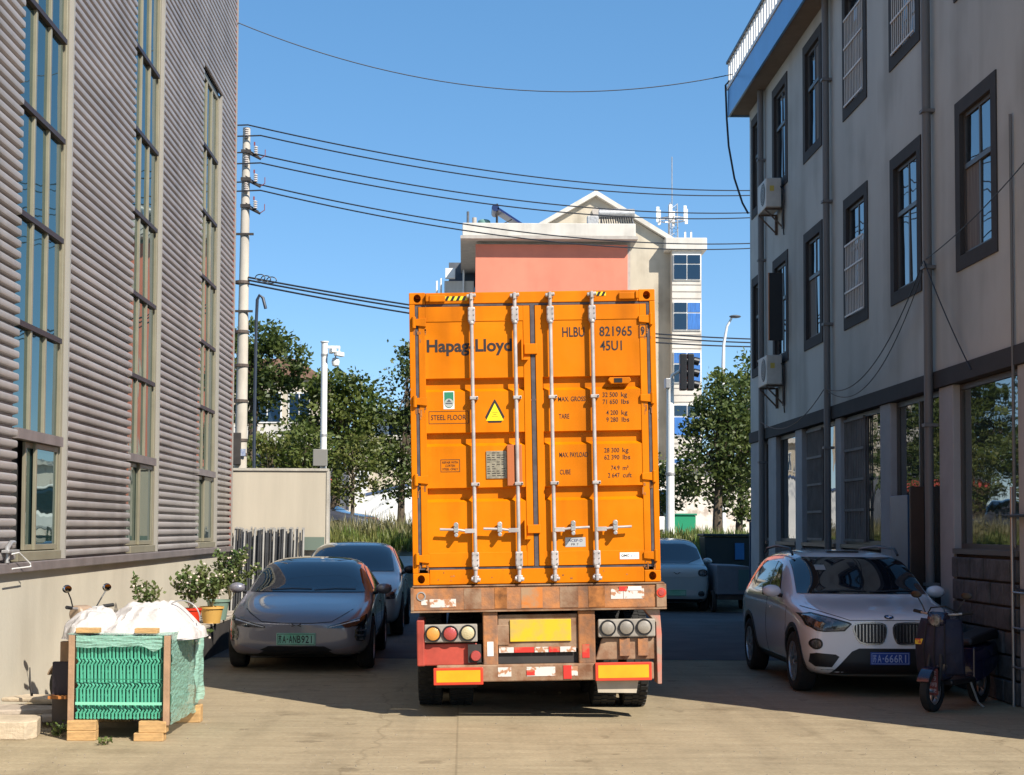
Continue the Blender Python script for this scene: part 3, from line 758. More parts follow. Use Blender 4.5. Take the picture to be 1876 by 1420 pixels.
# green and white emblem sticker
st = flat('emblem_sticker', rect(-.892, -.785, 1.735, 1.912), YS, M_white)
arc = [(-.838 + .046 * math.cos(t), 1.795 + .05 * math.sin(t)) for t in [PI + PI * k / 12 for k in range(13)]]
flat('emblem_field', [(-.884, 1.903), (-.884, 1.795)] + arc[1:-1] + [(-.792, 1.795), (-.792, 1.903)], YS - .0018, mat('emblem_green', (.02, .20, .11), .5), st)
flat('emblem_disc', [(-.838 + .044 * math.cos(2 * PI * k / 24), 1.795 + .044 * math.sin(2 * PI * k / 24)) for k in range(24)], YS - .0036, mat('emblem_grey', (.36, .38, .36), .5), st)
k = MB(); k.box(-.872, -.804, YS - .0068, YS - .0053, 1.786, 1.797); k.prism([(-.862, 1.806), (-.814, 1.806), (-.838, 1.832)], 'y', YS - .0068, YS - .0053); k.build('emblem_print', mat('emblem_dark', (.08, .09, .10), .5), st)
# warning triangle
def tri(cx, cz, h, w): return [(cx - w, cz), (cx + w, cz), (cx, cz + h)]
wt = flat('warning_sign', chaikin([(-.512, 1.593), (-.262, 1.593), (-.378, 1.822), (-.394, 1.822)], 1), YS, M_ink)
flat('warning_field', [(-.474, 1.613), (-.300, 1.613), (-.386, 1.786)], YS - .0018, mat('warning_yellow', (.85, .70, .008), .45), wt)
k = MB()
for z, w in ((1.690, .028), (1.672, .018), (1.655, .034)): k.box(-.386 - w, -.386 + w, YS - .0050, YS - .0036, z, z + .005)
k.build('warning_print', mat('warning_print', (.25, .20, .01), .6), wt)
frame_line('notice_border', -1.040, -.645, 1.590, 1.715, .0045, YS, M_ink)
text('STEEL FLOOR', (-1.018, -.672, 1.628, 1.678), YS - .002, M_ink, CT)
frame_line('notice_border', -.930, -.740, 1.112, 1.236, .0045, YS, M_ink)
for s_, z in (('REPAIR WITH', 1.200), ('CORTEN', 1.168), ('STEEL ONLY', 1.134)): text(s_, (-.912 + (.03 if len(s_) < 8 else 0), -.758 - (.03 if len(s_) < 8 else 0), z - .004, z + .018), YS - .002, M_ink, CT)
# the shipping line's name and the container marks
text('Hapag-Lloyd', (-1.050, -.205, 2.262, 2.426), YS - .002, M_ink, CT, bold=.028)
text('HLBU', (.296, .516, 2.432, 2.530), YS - .002, M_ink, CT, bold=.012)
text('821965', (.664, .986, 2.434, 2.532), YS - .002, M_ink, CT, bold=.012)
text('9', (1.072, 1.112, 2.434, 2.526), -.002, M_ink, CT, bold=.012)
k = MB()
for (a, b_, c, d) in ((1.056, 1.128, 2.418, 2.423), (1.056, 1.128, 2.537, 2.542), (1.056, 1.061, 2.423, 2.537), (1.123, 1.128, 2.423, 2.537)): k.box(a, b_, -.003, -.0006, c, d)
k.build('check_digit_box', M_ink, CT)
text('45U1', (.668, .884, 2.292, 2.390), YS - .002, M_ink, CT, bold=.012)
for s_, bx_ in (('MAX. GROSS', (.242, .512, 1.793, 1.840)), ('32 500', (.683, .832, 1.830, 1.876)), ('kg', (.866, .926, 1.816, 1.876)), ('71 650', (.683, .832, 1.760, 1.806)), ('lbs', (.868, .942, 1.760, 1.806)),
                ('TARE', (.246, .350, 1.622, 1.670)), ('4 200', (.716, .832, 1.652, 1.698)), ('kg', (.866, .926, 1.638, 1.698)), ('9 280', (.716, .832, 1.582, 1.628)), ('lbs', (.868, .942, 1.582, 1.628)),
                ('MAX. PAYLOAD', (.244, .526, 1.240, 1.288)), ('28 300', (.688, .836, 1.280, 1.326)), ('kg', (.868, .928, 1.266, 1.326)), ('62 390', (.688, .836, 1.210, 1.256)), ('lbs', (.870, .944, 1.210, 1.256)),
                ('CUBE', (.246, .352, 1.070, 1.118)), ('74.9', (.752, .836, 1.104, 1.150)), ('m³', (.868, .924, 1.104, 1.150)), ('2 647', (.720, .836, 1.032, 1.078)), ('cuft', (.868, .954, 1.032, 1.078))):
    text(s_, bx_, YS - .002, M_ink, CT, bold=.004)
pl = flat('serial_plate', rect(.285, .485, .355, .448), -.001 + YS, mat('aluminium_plate', (.50, .50, .50), .4, .3))
text('ACEP-D', (.315, .455, .405, .432), YS - .004, mat('blue_black_print', (.02, .03, .12), .5), pl); text('FR 7', (.345, .415, .370, .390), YS - .004, M_ink, pl)
pl = flat('maker_sticker', rect(.820, 1.008, .226, .292), -.001, M_white)
text('QMC', (.832, .912, .246, .274), -.0036, M_ink, pl, bold=.02); text('4.11', (.922, .990, .246, .270), -.0036, mat('pale_blue_print', (.2, .3, .5), .5), pl)
# height hazard stripes on the header
M_yel = mat('hazard_yellow', (.82, .62, .02), .5)
for (xa, xb, z0, z1) in ((-.865, -.640, HH - .083, HH - .040), (.640, .735, HH - .058, HH - .018)):
    hz = flat('hazard_strip', rect(xa, xb, z0, z1), .0005, M_yel)
    k = MB(); n = round((xb - xa) / .056)
    for i in range(n):
        u = xa + i * (xb - xa) / n; w = .027; sl = .022
        k.prism([(u, z0), (u + w, z0), (min(u + w + sl, xb), z1), (u + sl, z1)], 'y', -.0032, -.0014)
    k.build('hazard_stripe', M_black, hz)
for s_ in (-1, 1):
    for z in (2.600, 1.815, 1.04, .262):
        k = MB()
        for _ in range(7):
            x = s_ * (HW - .10) + rnd.uniform(-.06, .06); zz = z - .05 - abs(rnd.gauss(0, .05)); w = rnd.uniform(.003, .008); k.box(x - w, x + w, -.0018, -.0002, zz - rnd.uniform(.012, .07), zz)
        tag(k.build('rust_run', M_rust, CT), kind='stuff')
# scuffs: rust runs at the sill
k = MB()
for _ in range(16):
    x = rnd.uniform(-1.0, 1.0); z = rnd.uniform(.03, .14); k.box(x, x + rnd.uniform(.004, .03), .0002, .0018, z, z + rnd.uniform(.004, .018))
tag(k.build('rust_spot', M_rust, CT), kind='stuff')

# ------------------------------------------------------------------ trailer under the container
M_tr = mat('worn_trailer_paint', (0.46, 0.185, 0.062), 0.8, var=0.0, col2=(0.23, 0.125, 0.075), vscale=4.2, streak=(.4, 3.0, False), bump=0.25, bscale=30, contrast=(.40, .60))
M_tr2 = mat('dusty_tan_steel', (0.31, 0.20, 0.125), 0.85, col2=(0.20, 0.085, 0.038), vscale=5.5, streak=(.4, 3.0, False), bump=0.2, bscale=30, contrast=(.42, .66))
M_mud = mat('faded_red_mudguard', (0.36, 0.05, 0.03), 0.6, var=0.3, vscale=3)
M_under = mat('oily_chassis', (0.035, 0.03, 0.028), 0.8, var=0.3)
M_refl = mat('reflector_orange', (0.90, 0.36, 0.01), 0.25, var=0.08, vscale=5, coat=.6)
M_reflr = mat('reflector_red', (0.62, 0.05, 0.02), 0.3, coat=.5, var=.15)
M_tape = mat('torn_reflective_tape', (0.66, 0.60, 0.55), 0.5, col2=(0.42, 0.20, 0.10), vscale=16, contrast=(.52, .58))
M_taper = mat('red_reflective_tape', (0.62, 0.035, 0.025), 0.4, col2=(0.45, 0.12, 0.06), vscale=12, contrast=(.55, .6))
M_lampa = mat('amber_lens', (0.62, 0.27, 0.05), 0.25, coat=.6, bump=.2, bscale=120); M_lampr = mat('red_lens', (0.40, 0.06, 0.05), 0.25, coat=.6, bump=.2, bscale=120)
M_lampw = mat('dusty_clear_lens', (0.52, 0.43, 0.25), 0.3, coat=.6, bump=.3, bscale=120); M_lampg = mat('dirty_grey_lens', (0.27, 0.24, 0.20), 0.4, coat=.3, var=.2, vscale=10)
TX, TY = .722, 14.78
TR = thing('container_trailer', 'dirty worn container trailer with rusty bumper, round lamps and orange reflectors, under the orange container', 'trailer', (TX, TY, 0))
ROLLM = Matrix.Translation((TX, 0, 1.331)) @ Matrix.Rotation(ROLL, 4, 'Y') @ Matrix.Translation((0, TY, 0))
def tp(mb): mb.M = ROLLM; mb.o = Vector((TX, TY, 0)); return mb     # x across, y from the rear, z from the container floor
def T(): return tp(MB())
bm_ = T(); bm_.box(-1.235, 1.255, -.015, .12, -.250, -.018); beam = bm_.build('rear_beam', M_tr, TR, bevel=.012)
b = T(); b.box(-1.245, 1.262, -.035, .13, -.266, -.251); b.box(-1.225, 1.245, -.028, .13, -.017, -.004); b.build('beam_flange', M_tr2, TR, bevel=.003)
for xa, xb in ((1.165, 1.262), (-1.243, -1.215)): b = T(); b.box(xa, xb, -.034, -.016, -.245, -.02); b.build('end_plate', M_tr2, TR, bevel=.004)
def strip(name, x0, x1, z0, z1, y, m, parent=TR): b = T(); b.box(x0, x1, y - .003, y, z0, z1); return b.build(name, m, parent)
strip('reflective_tape', -1.06, -.80, -.215, -.135, -.0155, M_tape); strip('reflective_tape', -1.14, -1.08, -.19, -.14, -.0155, M_tape)
strip('reflective_tape', .845, 1.045, -.160, -.062, -.0155, M_tape); strip('reflective_tape', .72, .84, -.160, -.062, -.0155, M_tape)
strip('red_tape', .80, .88, -.082, -.040, -.0195, M_taper); strip('white_tape', .89, 1.02, -.080, -.040, -.0195, M_white)
# ragged paint left on the beam
M_patch = mat('faded_orange_paint', (.52, .17, .03), .7, col2=(.36, .22, .12), vscale=6, contrast=(.4, .6))
for i_, (xa, xb) in enumerate(((-.72, -.55), (-.42, -.30), (-.16, .05), (.22, .40), (.50, .66))):
    strip('paint_patch', xa, xb, -.235, -.035, -.0155, [M_tr2, M_rust, M_patch][i_ % 3])
b = T(); b.lathe([(0, -.046), (.028, -.045), (.034, -.036)], (1.213, 0, -.105), 'y', 20); b.build('round_reflector', M_lampr, TR)
b = T(); b.lathe([(.03, -.04), (.048, -.038), (.048, -.034), (.03, -.034)], (1.213, 0, -.105), 'y', 20); b.build('reflector_rim', M_reflr, TR)
b = T(); b.lathe([(.034, -.022), (.046, -.022), (.046, -.012)], (-1.14, 0, -.105), 'y', 20); b.build('round_bracket', M_galv, TR)
# chassis
b = T()
for s in (-1, 1):
    b.box(s * .47 - .07, s * .47 + .07, .13, 11.5, -.42, -.02)
for k in range(8): b.box(-1.15, 1.15, .9 + k * 1.45, 1.0 + k * 1.45, -.20, -.03)
b.box(-1.2, -1.12, .14, 11.5, -.19, -.02); b.box(1.12, 1.2, .14, 11.5, -.19, -.02)
b.build('chassis', M_under, TR)
for s, x0, x1 in ((-1, -.540, -.395), (1, .395, .560)):
    b = T(); b.box(x0, x1, .0, .10, -.790, -.268); b.build('upright', M_tr, TR, bevel=.012)
    b = T(); b.box(x0 + s * .085 if s > 0 else x0 + .05, (x1 + .11) if s < 0 else x1 - .06, .02, .09, -.60, -.40); b.build('upright_gusset', M_tr2, TR, bevel=.008)
strip('white_tape', -.500, -.440, -.70, -.56, -.001, M_white); strip('red_tape', .430, .500, -.73, -.60, -.001, M_taper)
# number plate panel, its light strip and the slot below
b = T(); b.box(-.390, .392, .03, .07, -.640, -.300); b.build('plate_panel', M_tr2, TR, bevel=.006)
b = T(); b.box(-.275, .325, .012, .028, -.565, -.350); pl = b.build('number_plate', mat('worn_yellow_plate', (.66, .43, .015), .5, col2=(.46, .33, .10), vscale=5, contrast=(.42, .7)), TR, bevel=.004); pl['label'] = 'worn yellow number plate'
for i, xa in enumerate((-.385, -.235, -.035, .105, .215)):
    strip('light_strip', xa, (-.24, -.04, .10, .21, .37)[i], -.672, -.620, .028, M_taper if i in (1, 3) else M_tape)
b = T(); b.box(-.392, .392, .06, .10, -.78, -.675); b.build('slot_back', M_under, TR)
b = T(); b.box(-1.00, 1.125, -.02, .06, -.948, -.784); b.build('bumper_bar', M_tr2, TR, bevel=.012)
for x0, x1 in ((-.40, -.27), (-.12, .16), (.26, .38)): strip('reflective_tape', x0, x1, -.90, -.81, -.0205, M_tape)
strip('red_tape', -.12, -.04, -.89, -.84, -.0245, M_taper); strip('red_tape', .24, .32, -.93, -.80, -.0245, M_taper)
for x0, x1, z0, z1 in ((-1.030, -.545, -.972, -.805), (.550, 1.100, -.955, -.778)):
    b = T(); b.box(x0, x1, -.05, -.021, z0, z1); o = b.build('rear_reflector', M_reflr, TR, bevel=.006)
    b = T(); b.box(x0 + .028, x1 - .028, -.054, -.049, z0 + .028, z1 - .024); b.build('reflector_field', M_refl, o)
# lamp clusters
def lamps(x0, x1, z0, z1, items):
    b = T(); b.box(x0, x1, .0, .06, z0, z1); o = b.build('lamp_panel', mat('dusty_grey_panel', (.30, .27, .23), .75, var=.2, vscale=6), TR, bevel=.012)
    for (x, z, m) in items:
        b = T(); b.lathe([(0, -.030), (.035, -.029), (.062, -.018), (.066, -.004)], (x, 0, z), 'y', 26); b.build('lamp_lens', m, o, smooth=True)
        b = T(); b.lathe([(.064, -.006), (.068, -.016), (.078, -.016), (.081, .0)], (x, 0, z), 'y', 26); b.build('lamp_rim', M_black, o, smooth=True)
lamps(-1.115, -.595, -.560, -.385, [(-1.030, -.475, M_lampa), (-.862, -.475, M_lampr), (-.689, -.470, M_lampw)])
lamps(.590, 1.150, -.535, -.360, [(.686, -.445, M_lampg), (.865, -.443, M_lampg), (1.040, -.440, M_lampg)])
b = T(); b.lathe([(0, -.03), (.045, -.028), (.052, -.01)], (-.615, .0, -.695), 'y', 20); b.build('fog_lamp', M_lampr, TR, smooth=True)
b = T(); b.box(-.69, -.56, .0, .05, -.76, -.585); b.build('fog_lamp_bracket', M_under, TR)
# mudguards
b = T(); b.box(-1.19, -.60, .05, .09, -.79, -.575); b.box(-1.19, -1.115, .0, .6, -.79, -.34); b.build('mudguard', M_mud, TR, bevel=.012)
b = T(); b.prism([(.63, -.545), (1.16, -.545), (1.16, -.76), (.56, -.76)], 'y', .05, .09); b.build('mudguard', M_tr2, TR, bevel=.012)
b = T(); b.prism([(1.05, -.27), (1.20, -.27), (1.215, -.52), (1.205, -1.0), (1.165, -1.0), (1.16, -.40)], 'y', .02, .30); b.build('side_guard', mat('faded_pink_red', (.50, .17, .12), .7, col2=(.33, .25, .19), vscale=5, contrast=(.4, .6)), TR, bevel=.006)
for xx in (.80, .98): 
    b = T(); b.box(xx, xx + .10, .02, .048, -.72, -.55); b.build('bracket_plate', M_tr, TR)
b = T(); b.prism([(.565, -.955), (.98, -.955), (.955, -1.085), (.58, -1.075)], 'y', .03, .045); b.build('mud_flap', mat('dusty_mud_flap', (.46, .40, .31), .85, var=.15), TR)
b = T(); b.box(-1.02, -.60, .45, .47, -1.05, -.955); b.build('mud_flap', M_dark, TR)
# axles and twin tyres
M_tyre = mat('dusty_tyre', (0.022, 0.021, 0.020), 0.9, var=0.3, vscale=8)
def tyre_profile(r, w, rim):
    h = w / 2
    return [(rim, -h * .85), (rim + .02, -h * .95), (r * .80, -h), (r * .93, -h * .96), (r * .985, -h * .80), (r, -h * .55), (r, h * .55), (r * .985, h * .80), (r * .93, h * .96), (r * .80, h), (rim + .02, h * .95), (rim, h * .85)]
for ax in (1.35, 2.66, 3.97):
    b = MB(); b.cyl((-1.0, ax, .51), (1.0, ax, .51), .07, 10); b.build('axle', M_under, TR)
    for s in (-1, 1):
        for xo in (1.055, .73):
            x = s * xo + (.03 if s > 0 else -.01)
            tb = MB().lathe(tyre_profile(.51, .26, .29), (x, ax, .51), 'x', 40)
            w = tb.build('wheel', M_tyre, TR, smooth=True)
            g = MB()
            for k in range(44):
                t = 2 * PI * k / 44
                for (u0, u1, dt) in ((-.115, -.04, .02), (-.03, .03, -.02), (.04, .115, .02)):
                    c = Vector((x + (u0 + u1) / 2, ax + .511 * math.cos(t + dt), .51 + .511 * math.sin(t + dt)))
                    M3 = Matrix.Rotation(t + dt - PI / 2, 3, 'X')
                    g.obox(c, (u1 - u0, .045, .014), M3)
            g.build('tread', M_tyre, w)
            MB().lathe([(.0, s * .06), (.10, s * .06), (.12, s * .03), (.27, s * .02), (.29, s * .10)], (x, ax, .51), 'x', 24).build('rim', M_galv, w, smooth=True)
b = T(); b.box(-.9, .9, .8, 4.6, -.60, -.43); b.build('suspension', M_under, TR)
for s in (-1, 1): MB().cyl((s * .55, 9.5, .02), (s * .55, 9.5, 1.1), .07, 8).build('landing_leg', M_under, TR)
# ------------------------------------------------------------------ parked vehicles (local frame: front at y = 0 facing -Y)
M_arch = mat('wheel_well_black', (0.010, 0.010, 0.010), 0.85)
M_rim = mat('alloy_rim', (0.45, 0.45, 0.46), 0.3, 0.8)
M_chrome2 = mat('satin_chrome', (.38, .38, .40), .25, 1.0)
M_seam = mat('panel_gap', (0.012, 0.012, 0.013), 0.7)
M_lens = mat('headlamp_lens', (0.16, 0.16, 0.17), 0.08, coat=1.0, col2=(.03, .03, .035), vscale=9, contrast=(.42, .58))
M_lensd = mat('dark_lamp_lens', (0.018, 0.018, 0.02), 0.08, coat=1.0)
def ring_half(st):
    y, zb, w, zs, zt, wr = st
    g = zt - zs
    return [(0, zb), (.72 * w, zb), (.94 * w, zb + .05), (w, zb + .38 * (zs - zb)), (w, zb + .72 * (zs - zb)), (.975 * w, zs),
            (.975 * w + (wr - .975 * w) * .52, zs + .52 * (g - .05)), (wr, zt - .055 if g > .12 else zs + .75 * g), (.62 * wr, zt - .012), (0, zt)]
def car_body(root, st, paint, wheels, name='body', sub=3):
    """closed lofted shell, smoothed, with wheel openings cut by boolean"""
    b = MB(); n = 0
    rings = []
    for s in st:
        h = ring_half(s); rg = [(x, s[0], z) for x, z in h] + [(-x, s[0], z) for x, z in reversed(h[1:-1])]
        rings.append(rg)
    n = len(rings[0])
    for rg in rings: b.v += [Vector(q) for q in rg]
    for i in range(len(rings) - 1):
        for k in range(n): b.f.append((i * n + k, i * n + (k + 1) % n, (i + 1) * n + (k + 1) % n, (i + 1) * n + k))
    # end caps as strips of quads
    for i0 in (0, (len(rings) - 1) * n):
        for k in range(0, 9):
            a, c = k, k + 1; a2, c2 = (n - k) % n, (n - k - 1) % n
            q = [i0 + a, i0 + c, i0 + c2, i0 + a2]
            q = [v for j, v in enumerate(q) if v not in q[:j]]
            if len(q) > 2: b.f.append(tuple(q))
    o = b.build(name, paint, None, smooth=False, weld=True)
    o.data.materials.append(M_arch)
    m = o.modifiers.new('s', 'SUBSURF'); m.levels = sub; m.render_levels = sub
    c = MB()
    for (yy, zz, rr, ww) in wheels:
        for s in (-1, 1): c.cyl((s * (ww - .32), yy, zz), (s * (ww + .4), yy, zz), rr, 36)
    co = c.build('cutter', M_arch)
    m = o.modifiers.new('b', 'BOOLEAN'); m.object = co; m.operation = 'DIFFERENCE'; m.solver = 'EXACT'; m.material_mode = 'TRANSFER'
    dg = bpy.context.evaluated_depsgraph_get()
    me = bpy.data.meshes.new_from_object(o.evaluated_get(dg))
    o.modifiers.clear(); o.data = me; bpy.data.objects.remove(co)
    me.polygons.foreach_set('use_smooth', [True] * len(me.polygons)); me.set_sharp_from_angle(angle=R(42))
    o.parent = root
    bvh = BVHTree.FromPolygons([v.co.copy() for v in me.vertices], [tuple(p.vertices) for p in me.polygons])
    return o, bvh
def patch(bvh, poly, view, m, name, parent, off=.004, res=.05, round_=0, rim=.012, smooth=True):
    """a panel cut to a 2-D outline and laid on the body: glass, lamps, grilles, gaps"""
    if round_: poly = chaikin(poly, round_)
    bm = bmesh.new()
    vs = [bm.verts.new((u, w, 0)) for u, w in poly]; bm.faces.new(vs)
    us = [q[0] for q in poly]; ws = [q[1] for q in poly]
    for ax, lo, hi in ((0, min(us), max(us)), (1, min(ws), max(ws))):
        k = math.ceil((hi - lo) / res)
        for i in range(1, k):
            t = lo + (hi - lo) * i / k; co = [0, 0, 0]; no = [0, 0, 0]; co[ax] = t; no[ax] = 1
            bmesh.ops.bisect_plane(bm, geom=bm.verts[:] + bm.edges[:] + bm.faces[:], plane_co=co, plane_no=no, dist=1e-6)
    D = {'F': Vector((0, 1, 0)), 'B': Vector((0, -1, 0)), 'L': Vector((1, 0, 0)), 'R': Vector((-1, 0, 0)), 'T': Vector((0, 0, -1))}[view]
    for v in bm.verts:
        u, w = v.co.x, v.co.y
        p = {'F': (u, -2, w), 'B': (u, 8, w), 'L': (-3, u, w), 'R': (3, u, w), 'T': (u, w, 4)}[view]
        h = bvh.ray_cast(Vector(p), D)
        if h[0] is None:
            best = None                        # the outline overshoots the silhouette here: take the surface point nearest the ray
            for k in range(70):
                hh = bvh.find_nearest(Vector(p) + D * (.1 * k))
                if best is None or hh[3] < best[3]: best = hh
            h = best
        nn = h[1] if h[1].dot(D) < 0 else -h[1]
        v.co = h[0] + (nn - D * .3) * off
    bmesh.ops.triangulate(bm, faces=[f for f in bm.faces if len(f.verts) > 4])
    bd = [e for e in bm.edges if e.is_boundary]
    r = bmesh.ops.extrude_edge_only(bm, edges=bd)
    bmesh.ops.translate(bm, verts=[g for g in r['geom'] if isinstance(g, bmesh.types.BMVert)], vec=D * rim)
    bmesh.ops.recalc_face_normals(bm, faces=bm.faces)
    me = bpy.data.meshes.new(name); bm.to_mesh(me); bm.free(); me.materials.append(m)
    # make the visible side face outwards
    s = sum(p.normal.dot(D) * p.area for p in me.polygons)
    if s > 0: me.flip_normals()
    if smooth: me.polygons.foreach_set('use_smooth', [True] * len(me.polygons)); me.set_sharp_from_angle(angle=R(50))
    return link(name, me, parent)
def mir(poly): return [(-u, w) for u, w in reversed(poly)]
def seam(bvh, pts, view, name, parent, w=.008, m=None):
    l = []; r_ = []
    for i, p in enumerate(pts):
        a, b = Vector(pts[max(i - 1, 0)]), Vector(pts[min(i + 1, len(pts) - 1)]); d = (b - a).normalized(); nrm = Vector((-d.y, d.x)) * w / 2
        l.append((p[0] + nrm.x, p[1] + nrm.y)); r_.append((p[0] - nrm.x, p[1] - nrm.y))
    return patch(bvh, l + r_[::-1], view, m or M_seam, name, parent, off=.002, res=.06, rim=.004)
def car_wheel(root, x, y, r, w, s, spokes=5, rimmat=None):
    tb = MB().lathe(tyre_profile(r, w, r * .66), (x, y, r), 'x', 36); o = tb.build('wheel', M_tyre, root, smooth=True)
    k = MB(); k.lathe([(r * .67, s * w * .46), (r * .62, s * w * .46), (r * .60, s * w * .30), (r * .60, -s * w * .3)], (x, y, r), 'x', 32)
    k.lathe([(0, s * w * .40), (r * .13, s * w * .40), (r * .15, s * w * .28)], (x, y, r), 'x', 16)
    for i in range(spokes):
        t = 2 * PI * i / spokes; c = Vector((x + s * w * .36, y + math.cos(t) * r * .38, r + math.sin(t) * r * .38))
        k.obox(c, (.03, .075, r * .56), Matrix.Rotation(t - PI / 2, 3, 'X'))
    k.build('rim', rimmat or M_rim, o, smooth=True)
    MB().lathe([(0, s * w * .1), (r * .6, s * w * .1)], (x, y, r), 'x', 24).build('brake_disc', M_arch, o)
def mirror(root, x, y, z, s, paint):
    b = MB(); b.ell((x + s * .13, y, z), (.115, .075, .075), 14, 10)
    o = b.build('wing_mirror', paint, root, smooth=True)
    MB().box(*sorted((x + s * .03, x + s * .23)), y + .055, y + .078, z - .05, z + .05).build('mirror_glass', M_carglass, o)
    MB().tube([(x - s * .06, y + .02, z - .07), (x + s * .05, y + .01, z - .05)], .025).build('mirror_arm', M_black, o)
def plate(root, bvh, x, z, w, h, m, s_, ink, y=None, border=None):
    yv = (bvh.ray_cast(Vector((x, -2, z)), Vector((0, 1, 0)))[0].y if y is None else y) - .022
    p = MB().box(x - w / 2, x + w / 2, yv, yv + .02, z - h / 2, z + h / 2).build('number_plate', m, root, bevel=.004)
    if border:
        k = MB()
        for (a, b, c, d) in ((-w / 2 + .012, w / 2 - .012, -h / 2 + .010, -h / 2 + .015), (-w / 2 + .012, w / 2 - .012, h / 2 - .015, h / 2 - .010), (-w / 2 + .012, -w / 2 + .017, -h / 2 + .015, h / 2 - .015), (w / 2 - .017, w / 2 - .012, -h / 2 + .015, h / 2 - .015)):
            k.box(x + a, x + b, yv - .0015, yv, z + c, z + d)
        k.build('plate_border', border, p)
    if s_:
        u = x - w / 2 + .022
        wd = (w - .044) / (len(s_) - .45)
        for ch in s_:
            if ch == '·': 
                MB().lathe([(0, -.0025), (.009, -.0025)], (u + wd * .25, yv, z), 'y', 10).build('lettering', ink, p); u += wd * .55; continue
            f = .26 if ch == '1' else .86
            text(ch, (u + wd * (.93 - f) / 2, u + wd * (.93 + f) / 2 - wd * .04, z - h * .31, z + h * .31), yv - .0022, ink, p, bold=.012); u += wd
    return p
M_gplate = mat('pale_green_plate', (.13, .42, .26), .45, col2=(.30, .52, .42), vscale=3)
M_bplate = mat('blue_plate', (.012, .05, .28), .45)

